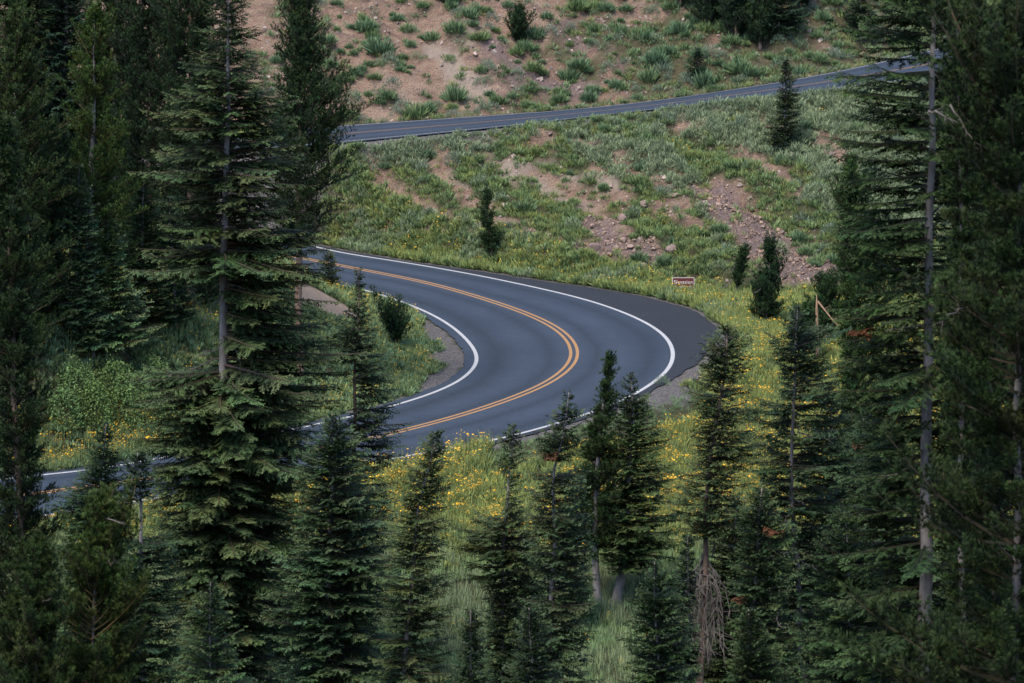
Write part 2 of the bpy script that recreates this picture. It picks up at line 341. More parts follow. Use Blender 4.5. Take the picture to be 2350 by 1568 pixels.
def kinds(x, y):
    a, c = along(x, y)
    T = np.interp(x, Tx, Ty); yb = np.interp(x, xx, UBs[:, 1]); yt = np.interp(x, xx, UTs[:, 1]); F = np.interp(x, Fx, Fy)
    st = fbm(a * .07, c * .42, 21); blot = fbm(x * .55, y * .8, 31)
    mid = (y > T) & (y < yb); s = np.clip((y - T) / (yb - T), 0, 1)
    cb = caps('bare', BARE, x, y); cr = caps('rubble', RUB, x, y)
    vm = ss(-.15, .35, cb) * (.55 + .45 * ss(.36, .46, st * .6 + blot * .4)); vm = np.maximum(vm, ss(1.6, .6, y - T)); vm = np.maximum(vm, ss(1.6, .6, yb - y))
    scree = np.where(mid, ss(.35, -.25, cr), 0); vm = np.where(mid, vm * (1 - .85 * scree), vm)
    up = y > yt
    spur = 1 - ss(17, 23.5, x - .08 * (y - yt))
    vu = ss(.50, .62, fbm(a * .12, c * .5, 71) * .5 + fbm(x * .7, y * .9, 77) * .5 + .0 + .17 * ss(-1, 14, x)) * .8
    cl = caps('ledge', LEDGE, x, y); scree = np.where(up, ss(.3, -.4, cl) * .9, scree); vu = vu * (1 - .6 * (scree > .3))
    vu = np.maximum(vu, 1 - spur); vu = np.maximum(vu, ss(6, 16, x) * ss(8, 16, y - yt) * .8)
    veg = np.where(mid, vm, np.where(up, vu, 1.0))
    return dict(veg=veg, scree=scree, mid=mid, up=up, s=s, T=T, yb=yb, yt=yt, F=F, spur=spur)
def lat_of(x, y):
    d, idx = poly_dist(x, y, yc[::3], True); idx = idx * 3
    v = (x - yc[idx, 0]) * nm[idx, 0] + (y - yc[idx, 1]) * nm[idx, 1]
    return v, idx

# ------------------------------------------------------------------ ground sheet
gx = np.r_[np.arange(-420, -60, 12), np.arange(-60, -34, 2), np.arange(-34, 36, .3), np.arange(36, 62, 2), np.arange(62, 430, 12)]
gy = np.r_[np.arange(-60, 60, 6), np.arange(60, 130, 1.2), np.arange(130, 262, .3), np.arange(262, 300, 1), np.arange(300, 340, 4), np.arange(340, 900, 16)]
X, Y = np.meshgrid(gx, gy); Z = height(X, Y); xf, yf = X.ravel(), Y.ravel()
K = kinds(xf, yf)
near = (np.abs(xf) < 30) & (yf > 150) & (yf < 225)
grav = np.zeros(len(xf)); v_, i_ = lat_of(xf[near], yf[near])
din = -v_ - li[i_] - .55; dout = v_ - le[i_]
apx = np.abs(i_ - np.argmax(yc[:, 0])) * STEP
wi = .5 + 1.1 * ss(14, 4, apx); wo = .5 + 1.6 * ss(11, 5, np.abs(apx - 2)) * (i_ > np.argmax(yc[:, 0]) - 6)
g1 = np.where(din > -.6, ss(wi + .4, wi - .3, din), 0); g2 = np.where(dout > -.8, ss(wo + .5, wo - .3, dout), 0)
inr = inside(xf[near], yf[near], INT); grav[near] = np.where(inr, g1, np.where(K['mid'][near] & (v_ > 12), 0, g2))
grav = np.maximum(grav, np.where((yf > K['yb'] - 1.5) & (yf < K['yt'] + 1.1) & (yf < 270), 1 - ss(.9, 1.5, K['yb'] - yf), 0))
veg = K['veg'].copy()
# bare mound inside the bend
mc = hit(800 * .94, 745 * .94); bare = np.exp(-(((xf - mc[0]) / 1.8) ** 2 + ((yf - mc[1]) / 4.5) ** 2))
veg = veg * (1 - ss(.3, .6, bare)); grav = grav * (1 - ss(.3, .6, bare))
aa, cc_ = along(xf, yf)
pale0 = ss(.3, .6, bare)
pale = np.where(K['up'], np.maximum(ss(.6, .8, fbm(aa * .1, cc_ * .6, 91)) * .6, ss(.5, -.3, caps('pale', PALE, xf, yf))), ss(.6, .8, fbm(aa * .15, cc_ * .7, 95)) * K['mid'])
pale = np.maximum(pale, pale0 * .8)
me = surf('ground', np.stack([xf, yf, Z.ravel()], -1), grid_faces(len(gy), len(gx)), M['ground'], True, dict(veg=veg, gravel=grav, scree=K['scree'], pale=pale))
meta(link('ground', me), kind='structure')

# ------------------------------------------------------------------ roads
def strip(name, A, B, zA, zB, material, nc=9, lat=None, parent=None, kind='structure'):
    t = np.linspace(0, 1, nc); P = A[:, None] * (1 - t)[None, :, None] + B[:, None] * t[None, :, None]
    Zz = zA[:, None] * (1 - t) + zB[:, None] * t; V = np.concatenate([P[..., :2], Zz[..., None]], -1).reshape(-1, 3)
    la = np.zeros(len(V)) if lat is None else (lat[0][:, None] * (1 - t) + lat[1][:, None] * t).ravel()
    o = link(name, surf(name, V, grid_faces(len(A), nc), material, True, dict(lat=la)), parent)
    return meta(o, kind=kind) if parent is None else o
pull = yc + nm * (lo_ + .12)[:, None]
strip('road', inner_edge, pull, zp(inner_edge[:, 1]), zp(pull[:, 1]), M['asphalt'], 15, (-(li + .55) / li, np.ones(len(yc)) * 1.03))
strip('pullout', pull, outer_edge, zp(pull[:, 1]), zp(outer_edge[:, 1]), M['asphalt_dark'], 5)
def line_at(name, off, w, material):
    a = yc + nm * (off - w / 2)[:, None]; b_ = yc + nm * (off + w / 2)[:, None]
    strip(name, a, b_, zp(a[:, 1]) + .006, zp(b_[:, 1]) + .006, material, 2)
line_at('road_marking', -li, .17, M['white']); line_at('road_marking', lo_, .18, M['white'])
z0 = np.zeros(len(yc)); line_at('road_marking', z0 - .15, .145, M['yellow']); line_at('road_marking', z0 + .15, .145, M['yellow'])
def ulerp(t, dz=0):
    P = UBs * (1 - t) + UTs * t; P = P.copy(); P[:, 2] += dz; return P
wid = np.linalg.norm((UTs - UBs)[:, :2], axis=1).mean(); e = SH / wid
A_, B_ = ulerp(-e), ulerp(1 + e * .6)
strip('upper_road', A_[:, :2], B_[:, :2], A_[:, 2], B_[:, 2], M['asphalt'], 13, (np.full(len(xx), -1.15), np.full(len(xx), 1.1)))
for t0, w, mt in ((0, .12, 'white'), (1, .13, 'white'), (.5 - .14 / wid, .10, 'yellow'), (.5 + .14 / wid, .10, 'yellow')):
    a, b_ = ulerp(t0 - w / 2 / wid, .012), ulerp(t0 + w / 2 / wid, .012); strip('road_marking', a[:, :2], b_[:, :2], a[:, 2], b_[:, 2], M[mt], 2)
# the next bend, far up at the right: asphalt that curls back behind the fir
cxy = at(2460 * .94, 30 * .94, 262); th = np.linspace(-1.3, 1.5, 50)
ctr = np.array([cxy[0] - 3, cxy[1] + 2]); ri, ro = 3.5, 13.0
ia = ctr + np.stack([np.cos(th), np.sin(th) * 1.8], -1) * ri; oa = ctr + np.stack([np.cos(th), np.sin(th) * 1.8], -1) * ro
hz = height(oa[:, 0], oa[:, 1]).max() + .15
strip('far_road', ia, oa, np.full(50, hz), np.full(50, hz + .3), M['asphalt'], 9, (np.full(50, -1.), np.full(50, 1.)))
ib = ctr + np.stack([np.cos(th), np.sin(th) * 1.8], -1) * (ri + .7); ic = ctr + np.stack([np.cos(th), np.sin(th) * 1.8], -1) * (ri + .9)
strip('road_marking', ib, ic, np.full(50, hz + .04), np.full(50, hz + .045), M['white'], 2)

# ------------------------------------------------------------------ plant templates (faces are pointed leaves)
def kites(P, D, L, Wd, S=None, r=None, mid=.45):
    P = np.atleast_2d(P); D = D / (np.linalg.norm(D, axis=1)[:, None] + 1e-9); n_ = len(P)
    if S is None: S = np.cross(D, (r or rng).normal(size=(n_, 3)))
    S = S / (np.linalg.norm(S, axis=1)[:, None] + 1e-9); L = np.broadcast_to(L, n_)[:, None]; Wd = np.broadcast_to(Wd, n_)[:, None]
    V = np.stack([P, P + D * L * mid + S * Wd / 2, P + D * L, P + D * L * mid - S * Wd / 2], 1); return V.reshape(-1, 3)
def rep4(c0, c1):                          # colours at foot and tip of each leaf
    c0 = np.atleast_2d(c0); c1 = np.atleast_2d(c1); m_ = (c0 + c1) / 2; return np.stack([c0, m_, c1, m_], 1).reshape(-1, 3)
def rod(pts, r, col_, sides=3):
    P = np.asarray(pts, float); V = []
    for k in range(len(P) - 1):
        d = P[k + 1] - P[k]; d = d / (np.linalg.norm(d) + 1e-9); a = np.cross(d, [0, 0, 1.]); a = a / (np.linalg.norm(a) + 1e-6) if np.linalg.norm(a) > 1e-3 else np.array([1., 0, 0]); b_ = np.cross(d, a)
        ra, rb = r[k], r[k + 1]; th = np.arange(sides) / sides * 2 * np.pi
        ring = lambda c, q: c + q * (np.cos(th)[:, None] * a + np.sin(th)[:, None] * b_)
        A, B = ring(P[k], ra), ring(P[k + 1], rb)
        for s in range(sides): V += [A[s], A[(s + 1) % sides], B[(s + 1) % sides], B[s]]
    V = np.array(V); return V, np.tile(np.array(col_, float), (len(V), 1))
FD, FM, FT = np.array((.010, .021, .010)), np.array((.018, .036, .015)), np.array((.112, .170, .080))  # needle tones: mid green darkened for crown shade, pale tips are new growth
def fir_branch(L, r, lod=0, old_shaded=(.012, .021, .006)):  # inner foliage: old olive needles, with shade inside the crown painted darker
    V, Cc = [], []; old_shaded = np.array(old_shaded)
    n_ax = 7; t = np.linspace(0, 1, n_ax); dr = r.uniform(.04, .14); sw = r.uniform(-.08, .08)
    f = lambda t: np.stack([L * t, L * sw * t ** 2, L * (-dr * t ** 1.3 + dr * .75 * t ** 3)], -1)
    v, c = rod(f(t), .004 + .013 * L * (1 - t), (.045, .037, .030)); V.append(v); Cc.append(c)
    ts = np.arange(.10 if L > 1 else .02, .985, (.085, .11)[lod] / L); P, D, LL, WW, S, c0, c1 = [], [], [], [], [], [], []
    for i, tt in enumerate(ts):
        p = f(np.array([tt]))[0]; p2 = f(np.array([tt + .02]))[0]; ax = p2 - p; ax /= np.linalg.norm(ax); sd_ = np.cross([0, 0, 1.], ax)
        for s in (-1, 1):
            ln = (.31 * L ** .70 * (1 - tt) ** .75 * (.55 + .9 * min(tt * 2.2, 1)) * .9 + .09) * (r.uniform(.45, 1.2) if r.random() < .8 else .3)
            an = rad(58 - 22 * tt + r.uniform(-9, 9)); d = ax * math.cos(an) + s * sd_ * math.sin(an) + np.array([0, 0, r.uniform(-.5, .08)]); d /= np.linalg.norm(d)
            q = np.cross([0, 0, 1.], d); q /= np.linalg.norm(q); q = q + np.array([0, 0, r.uniform(-.35, .35)])
            out = .25 + .75 * tt
            P.append(p); D.append(d); LL.append(ln); WW.append(.045); S.append(q); c0.append(old_shaded); c1.append(FM * (1 - out) + FT * out)
            for k, u in enumerate(np.arange(.07, ln - .02, (.075, .11)[lod])):
                for s2 in (-1, 1):
                    l2 = (.07 + .28 * (ln - u)) * r.uniform(.6, 1.1); l2 = min(l2, .19)
                    d2 = d * math.cos(.8) + s2 * q / np.linalg.norm(q) * math.sin(.8) + np.array([0, 0, r.uniform(-.45, .1)])
                    w = min(1, (u / max(ln, .1)) ** 1.6 * .65 + .45 * tt ** 2); P.append(p + d * u); D.append(d2); LL.append(l2 * (1, 1.15)[lod]); WW.append((.048, .066)[lod]); S.append(np.cross(np.cross(d2, [0, 0, 1.]), d2) * r.uniform(-.5, .5) + np.cross(d2, [0, 0, 1.]))
                    a0 = old_shaded * (1 - w) + FM * w; g = r.uniform(.75, 1.2); c0.append(a0 * g); c1.append((a0 * (1 - w) + FT * w) * g)
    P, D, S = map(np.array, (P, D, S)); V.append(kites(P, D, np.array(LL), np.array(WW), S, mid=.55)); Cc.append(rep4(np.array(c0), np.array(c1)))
    return np.concatenate(V), np.concatenate(Cc)
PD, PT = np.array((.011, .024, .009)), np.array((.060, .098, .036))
def pine_branch(L, r, lod=0):
    V, Cc = [], []; t = np.linspace(0, 1, 6); up = r.uniform(.12, .38); sw = r.uniform(-.12, .12)
    f = lambda t: np.stack([L * t, L * sw * t ** 2, L * (up * t ** 2)], -1)
    v, c = rod(f(t), .004 + .012 * L * (1 - t), (.075, .062, .052)); V.append(v); Cc.append(c)
    tips = []
    for tt in np.arange(.30 if L > .8 else .1, 1.0, .062 / L ** .8 * (1, 1.35)[lod]):
        p = f(np.array([tt]))[0]; ax = f(np.array([tt + .02]))[0] - p; ax /= np.linalg.norm(ax)
        rd = r.normal(size=3); rd[2] = abs(rd[2]) * .8; rd -= ax * rd.dot(ax) * .7; rd /= np.linalg.norm(rd)
        d = ax * r.uniform(.5, .9) + rd * .8; d /= np.linalg.norm(d); ln = (.10 + .33 * L ** .6 * (1 - tt) ** .6) * r.uniform(.6, 1.2)
        v, c = rod(np.array([p, p + d * ln]), [.005, .002], (.05, .042, .034)); V.append(v); Cc.append(c)
        for u in np.arange(.06, ln + .04, .085): tips.append((p + d * u + r.normal(size=3) * .012, d + r.normal(size=3) * .35 + np.array([0, 0, .35]), u / ln))
    tips.append((f(np.array([1.]))[0], np.array([1, 0, .5]), 1))
    P, D, LL, c0, c1 = [], [], [], [], []
    for p, d, w in tips:
        d = d / np.linalg.norm(d); k = (15, 8)[lod]; dd = d + r.normal(size=(k, 3)) * .36; g = r.uniform(.7, 1.25)
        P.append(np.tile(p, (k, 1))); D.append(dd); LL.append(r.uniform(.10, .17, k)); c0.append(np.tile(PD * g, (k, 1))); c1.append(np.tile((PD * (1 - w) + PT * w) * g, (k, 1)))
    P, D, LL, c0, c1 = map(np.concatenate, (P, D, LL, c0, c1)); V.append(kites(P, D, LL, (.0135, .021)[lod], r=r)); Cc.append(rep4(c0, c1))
    return np.concatenate(V), np.concatenate(Cc)
rt = np.random.default_rng(11)
LENS_ = [.25, .45, .8, 1.2, 1.7, 2.3, 3.0]
FIR, FIR_FAR = [{L: [fir_branch(L, rt, q) for _ in range(3)] for L in LENS_} for q in (0, 1)]; PINE, PINE_FAR = [{L: [pine_branch(L, rt, q) for _ in range(3)] for L in LENS_} for q in (0, 1)]
def pick(lib, L, r):
    k = min(lib, key=lambda q: abs(math.log(q / L))); v, c = lib[k][r.integers(3)]; return v * (L / k) ** 1.0, c
def rot(az, el, roll=0):
    ca, sa, ce, se = math.cos(az), math.sin(az), math.cos(el), math.sin(el); x = np.array([ca * ce, sa * ce, se]); y = np.array([-sa, ca, 0.]); z = np.cross(x, y)
    cr, sr = math.cos(roll), math.sin(roll); y2 = y * cr + z * sr; z2 = -y * sr + z * cr; return np.stack([x, y2, z2], 0)

# ------------------------------------------------------------------ trees
tree_n = 0
def make_tree(kind, path, prof, label, Y=None, base=None, tr=.16, dens=1.0, show=0.0, foot=None, group='conifers below and beside the road', name=None, gaps=(), dead=(), spray=(), tint=(1, 1, 1), barkm=None, whorl=None, bare=False, lean=0, far=False, show_to=None):
    """path: picture points down the trunk, apex first; prof: (row, left edge, right edge) of the crown in picture columns."""
    global tree_n; tree_n += 1; r = np.random.default_rng(100 + tree_n)
    if base is not None: q = hit(*base); Y = q[1]; path = list(path) + [tuple(base)]
    else:
        p_end = at(path[-1][0], path[-1][1], Y)
    W3 = at(np.array([p[0] for p in path], float), np.array([p[1] for p in path], float), Y)
    bx = W3[-1, 0]; bz = float(height(bx, Y)) - .12
    if base is None:
        if W3[-1, 2] > bz: W3 = np.concatenate([W3, [[bx + lean, Y, bz]]])
    W3[-1, 2] = min(W3[-1, 2], bz); bz = W3[-1, 2]
    loc = np.array([W3[-1, 0], Y, bz]); nm_ = name or ('fir_tree' if kind == 'fir' else 'pine_tree')
    root = empty(nm_, loc, label, 'tree', group)
    H = W3[0, 2] - bz; zk = W3[::-1, 2] - bz; xk = W3[::-1, 0] - loc[0]
    tx = lambda z: np.interp(z, zk, xk)
    zs = np.linspace(0, H, max(10, int(H / .5))); wob = (vn(zs * .6, zs * 0 + tree_n, 5) - .5) * .10 * np.minimum(1, zs)
    rr = tr * (1 - zs / H) ** .8 + .010; rr[0] *= 1.35
    V, F = tube(np.stack([tx(zs) + wob, (vn(zs * .5, zs * 0 + tree_n, 8) - .5) * .12, zs], -1), rr, 10)
    bk = barkm or ('bark_grey' if kind == 'fir' else 'bark_brown')
    link('trunk', surf('trunk', V, F, M[bk]), root)
    pz = []; pl = []; pr = []
    for (row, l, rgt) in prof:
        w = at(np.array([l, rgt], float), np.array([row, row], float), Y); z = w[0, 2] - bz
        pz.append(z); pl.append(tx(z) - (w[0, 0] - loc[0])); pr.append((w[1, 0] - loc[0]) - tx(z))
    pz, pl, pr = np.array(pz)[::-1], np.maximum(np.array(pl)[::-1], .08), np.maximum(np.array(pr)[::-1], .08)
    zlow = max(pz[0], .15) if (bare or pz[0] < .5) else .4
    gz = [(at(1175, a, Y)[2] - bz, at(1175, b_, Y)[2] - bz, s) for a, b_, s in gaps]
    zshow = -9 if show_to is None else at(1175, show_to, Y)[2] - bz
    lib = ((FIR, FIR_FAR) if kind == 'fir' else (PINE, PINE_FAR))[int(Y > 155 or far)]; V, Cc = [], []
    z = H - .12
    v, c = pick(lib, .28, r); R_ = rot(0, rad(88)); V.append(v @ R_ + [tx(H - .2), 0, H - .22]); Cc.append(c)
    ph = r.uniform(0, 6.28)
    while z > zlow:
        Lr, Rr = np.interp(z, pz, pl), np.interp(z, pz, pr); mean = (Lr + Rr) / 2; top = H - z; fr = z / H
        nb = 6 if mean < .5 else (12 if kind == 'fir' else 10); ph += r.uniform(.4, 1.4)
        lump0 = 1
        for k in range(nb):
            az = ph + 2 * math.pi * k / nb + r.uniform(-.3, .3); ca, sa = math.cos(az), math.sin(az)
            lump = (.86 if kind == 'fir' else .70) + (.46 if kind == 'fir' else .50) * vn(np.array([z * 1.5]), np.array([tree_n * 7.3 + (az % 6.283) * .9]), 4)[0]; side = Rr if ca > 0 else Lr; R0 = side * abs(ca) + min(mean, max(Lr, Rr)) * (1 - abs(ca)); R0 *= (r.uniform(.74, 1.16) if kind == 'fir' else r.choice([r.uniform(.5, .85), r.uniform(.85, 1.25)])) * lump
            if r.random() > dens: continue
            if any(min(a, b_) < z < max(a, b_) and (s == 0 or ca * s > -.25) for a, b_, s in gz): continue
            if show and z > zshow and sa < -.25 and r.random() < show: continue
            R0 *= (1.1 if show_to is None else .98) if kind == 'fir' else (1.3 if mean < .9 and Y > 150 else 1)
            if R0 < .12: R0 = .12
            if kind == 'fir': el = rad(np.interp(top, [0, .8, 2.5, 7, 14], [52, 30, 11, 3, -3]) + r.uniform(-7, 7))
            else: el = rad(np.interp(top, [0, 1, 4, 12], [58, 42, 24, 8]) + r.uniform(-12, 12))
            L = R0 / max(math.cos(el), .45); v, c = pick(lib, L, r); g = r.uniform(.82, 1.16)
            V.append(v @ rot(az, el, r.uniform(-.24, .24)) + [tx(z), 0, z + r.uniform(-.07, .07)]); Cc.append(c * g * np.array([r.uniform(.85, 1.25), 1, r.uniform(.75, 1.1)]))
        z -= (whorl or (np.interp(mean, [.2, .8, 2, 3], [.13, .21, .30, .38]) if kind == 'fir' else np.interp(mean, [.2, .8, 2, 3], [.12, .20, .28, .34]))) * r.uniform(.75, 1.25)
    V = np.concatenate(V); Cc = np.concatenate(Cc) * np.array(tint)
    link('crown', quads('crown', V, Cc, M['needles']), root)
    for pts in dead:                          # bare limbs, each a part
        Pw = at(np.array([p[0] for p in pts], float), np.array([p[1] for p in pts], float), Y) - loc; n_ = len(Pw)
        Pw[:, 1] = -np.linspace(.02, .25 + .5 * r.random(), n_)
        if len(pts[0]) > 2: pass
        t = np.linspace(0, 1, 9); Pi = np.stack([np.interp(t, np.linspace(0, 1, n_), Pw[:, k]) for k in range(3)], -1); Pi[1:-1] += r.normal(size=(7, 3)) * .025
        parts = [tube(Pi, .020 * (1 - t) + .006, 6)]; ln = np.linalg.norm(Pi[-1] - Pi[0])
        for q in range(int(3 + ln * 3)):
            i = r.integers(2, 8); d = (Pi[i] - Pi[i - 1]); d /= np.linalg.norm(d) + 1e-9; d = d + r.normal(size=3) * .6; d /= np.linalg.norm(d); l2 = ln * r.uniform(.12, .3)
            parts.append(tube([Pi[i], Pi[i] + d * l2 * .5, Pi[i] + d * l2 + r.normal(size=3) * .03], [.012, .008, .004], 4))
        v, f = join(parts); link('dead_branch', surf('dead_branch', v, f, M['deadwood']), root)
    for (sx, sy, sl_) in spray:
        p = at(sx, sy, Y) - loc; p[1] = -.5; VV, CC = [], []
        for q in range(3):
            v, c = pick(FIR, sl_, r); VV.append(v @ rot(r.uniform(2.2, 3.8) + (0 if sx < path[0][0] else math.pi), rad(-15 + 12 * q)) + p - [0, 0, .1 * q]); CC.append(np.tile(np.array((.085, .034, .016)), (len(v), 1)) * r.uniform(.7, 1.3, (len(v), 1)))
        link('dead_spray', quads('dead_spray', np.concatenate(VV), np.concatenate(CC), M['plants']), root)
    return root
#TREES_BEGIN
T = make_tree
# --- left block, back to front
gL = 'conifers crowding the left of the bend'
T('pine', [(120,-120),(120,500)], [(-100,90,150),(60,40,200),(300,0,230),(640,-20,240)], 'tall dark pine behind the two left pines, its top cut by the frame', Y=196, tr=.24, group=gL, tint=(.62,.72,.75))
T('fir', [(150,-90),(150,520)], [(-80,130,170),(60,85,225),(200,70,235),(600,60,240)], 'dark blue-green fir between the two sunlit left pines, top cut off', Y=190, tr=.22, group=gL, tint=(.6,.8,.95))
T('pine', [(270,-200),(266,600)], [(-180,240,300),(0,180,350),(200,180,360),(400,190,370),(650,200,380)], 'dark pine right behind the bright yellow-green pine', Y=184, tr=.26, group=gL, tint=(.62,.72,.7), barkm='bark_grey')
T('pine', [(350,-260),(348,620)], [(-200,300,400),(0,260,440),(200,250,450),(400,260,470),(660,270,480)], 'broad dark pine in the deep shade left of the tall fir', Y=182, tr=.28, group=gL, tint=(.58,.70,.66))  # crown colour darkened for the deep shade it stands in
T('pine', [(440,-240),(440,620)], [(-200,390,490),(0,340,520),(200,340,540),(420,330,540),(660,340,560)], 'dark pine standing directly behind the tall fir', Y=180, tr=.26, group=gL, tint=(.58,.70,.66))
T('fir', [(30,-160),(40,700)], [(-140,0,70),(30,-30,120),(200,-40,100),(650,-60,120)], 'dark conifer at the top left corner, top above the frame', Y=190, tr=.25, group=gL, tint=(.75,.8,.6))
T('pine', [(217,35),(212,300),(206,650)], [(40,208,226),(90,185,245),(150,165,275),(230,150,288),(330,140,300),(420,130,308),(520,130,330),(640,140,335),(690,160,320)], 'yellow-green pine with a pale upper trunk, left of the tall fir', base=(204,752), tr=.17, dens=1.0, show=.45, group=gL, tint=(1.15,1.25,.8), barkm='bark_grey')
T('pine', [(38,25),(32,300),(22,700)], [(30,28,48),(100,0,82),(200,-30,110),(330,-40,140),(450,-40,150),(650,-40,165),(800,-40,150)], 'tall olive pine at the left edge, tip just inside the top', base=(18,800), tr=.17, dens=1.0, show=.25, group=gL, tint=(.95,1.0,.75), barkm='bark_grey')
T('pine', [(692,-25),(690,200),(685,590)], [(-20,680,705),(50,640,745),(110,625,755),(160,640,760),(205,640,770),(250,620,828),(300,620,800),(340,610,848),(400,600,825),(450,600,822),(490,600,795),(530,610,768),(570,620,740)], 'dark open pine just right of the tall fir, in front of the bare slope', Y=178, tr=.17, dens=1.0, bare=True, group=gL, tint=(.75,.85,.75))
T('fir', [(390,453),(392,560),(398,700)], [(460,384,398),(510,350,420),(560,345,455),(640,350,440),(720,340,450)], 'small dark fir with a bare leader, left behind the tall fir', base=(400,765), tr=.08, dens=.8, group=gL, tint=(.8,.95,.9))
T('fir', [(184,380),(176,520)], [(400,176,192),(450,158,206),(520,140,222),(600,150,226),(700,146,240),(790,150,250)], 'slender blue-green fir with a long thin leader in the left block', base=(180,806), tr=.08, group=gL, tint=(1.7,1.85,1.9))  # tint lifts the needle colour to offset shade from taller trees
T('fir', [(247,478),(245,600)], [(490,238,258),(560,218,280),(640,205,305),(700,195,330),(760,190,350),(795,200,355)], 'full blue-green young fir beside the slender one in the left block', base=(247,812), tr=.09, group=gL, tint=(1.7,1.85,1.9))  # needles painted brighter, since the taller trees shade this fir too
T('fir', [(222,560),(215,700)], [(580,214,230),(660,190,245),(740,170,250),(800,160,255)], 'lowest young blue-green fir, in front between two taller ones', base=(212,820), tr=.07, group=gL, tint=(1.7,1.85,1.9))  # brightened in colour like its neighbours, against the shade here
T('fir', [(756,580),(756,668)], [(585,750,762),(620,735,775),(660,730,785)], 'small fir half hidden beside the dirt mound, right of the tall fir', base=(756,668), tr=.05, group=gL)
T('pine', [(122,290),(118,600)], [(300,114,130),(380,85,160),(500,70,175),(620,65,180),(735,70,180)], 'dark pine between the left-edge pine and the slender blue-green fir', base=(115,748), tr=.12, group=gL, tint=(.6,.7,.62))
T('fir', [(330,400),(330,600)], [(410,324,338),(500,295,368),(600,275,390),(700,270,400),(745,275,400)], 'dark fir in the shade right of the young blue-green firs', base=(330,756), tr=.10, group=gL, tint=(.62,.72,.68))  # the tint paints shade over its needles
# --- the tall fir
T('fir', [(528,-60),(526,100),(516,400),(511,800),(510,1200),(515,1640)],
  [(-50,515,540),(5,468,585),(40,480,560),(90,440,605),(118,470,560),(150,405,632),(200,440,600),(240,372,665),(300,352,648),(330,390,640),(375,330,695),(425,385,705),(470,378,670),(500,390,725),(560,345,745),(625,355,762),(680,345,735),(730,330,720),(790,360,800),(850,310,770),(920,335,765),(1000,330,725),(1080,335,720),(1160,345,710),(1250,360,690),(1350,375,660),(1450,380,650),(1600,390,640)],
  'tallest fir, pale bare trunk showing up its middle, left of the bend', Y=135, tr=.235, dens=1.0, show=.62, show_to=870, tint=(1.15,1.15,1.05), group=gL, whorl=.205,
  gaps=[(635,850,-1)], dead=[[(505,822),(470,832),(430,850),(385,858)],[(530,790),(545,808),(552,832)],[(505,800),(480,805),(440,822)],[(520,650),(545,655),(575,660)],[(505,680),(490,700),(470,722)]], spray=[(545,1390,.5)])
T('fir', [(600,1130),(596,1620)], [(1140,590,610),(1240,540,660),(1400,520,690),(1600,500,700)], 'dark fir in deep shade between the tall fir and the full firs to its right', Y=142, tr=.12, group=gL, tint=(.6,.7,.7))  # deep shade put into the tint
# --- lower left
gB = 'conifers along the bottom left'
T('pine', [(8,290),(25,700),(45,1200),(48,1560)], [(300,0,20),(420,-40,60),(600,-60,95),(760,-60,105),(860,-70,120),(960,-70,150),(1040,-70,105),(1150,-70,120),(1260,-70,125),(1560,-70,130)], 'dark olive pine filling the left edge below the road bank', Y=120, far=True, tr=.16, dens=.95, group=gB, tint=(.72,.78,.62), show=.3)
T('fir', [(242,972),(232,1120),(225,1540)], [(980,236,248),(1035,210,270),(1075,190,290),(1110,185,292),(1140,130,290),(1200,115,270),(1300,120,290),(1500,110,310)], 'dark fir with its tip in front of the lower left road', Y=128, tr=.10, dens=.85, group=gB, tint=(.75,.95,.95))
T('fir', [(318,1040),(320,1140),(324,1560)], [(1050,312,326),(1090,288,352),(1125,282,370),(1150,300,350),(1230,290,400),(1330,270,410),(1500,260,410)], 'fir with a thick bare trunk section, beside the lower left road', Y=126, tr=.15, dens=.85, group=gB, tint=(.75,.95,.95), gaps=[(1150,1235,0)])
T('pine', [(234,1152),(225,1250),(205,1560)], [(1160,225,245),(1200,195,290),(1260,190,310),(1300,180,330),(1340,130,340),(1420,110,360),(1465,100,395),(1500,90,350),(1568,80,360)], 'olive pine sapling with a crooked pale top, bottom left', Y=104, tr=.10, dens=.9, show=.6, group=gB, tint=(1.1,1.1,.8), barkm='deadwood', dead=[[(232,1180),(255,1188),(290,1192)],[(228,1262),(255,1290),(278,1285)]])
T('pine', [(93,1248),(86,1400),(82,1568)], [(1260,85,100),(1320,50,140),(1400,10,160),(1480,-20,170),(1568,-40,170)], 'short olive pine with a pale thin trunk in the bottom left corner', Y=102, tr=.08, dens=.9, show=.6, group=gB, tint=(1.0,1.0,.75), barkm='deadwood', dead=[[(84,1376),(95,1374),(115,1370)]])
T('fir', [(486,1330),(486,1568)], [(1345,480,492),(1400,452,512),(1470,425,538),(1568,405,560)], 'young pale-green fir standing low in front of the tall fir', Y=100, tr=.05, dens=.85, group=gB, tint=(1.2,1.3,1.1))
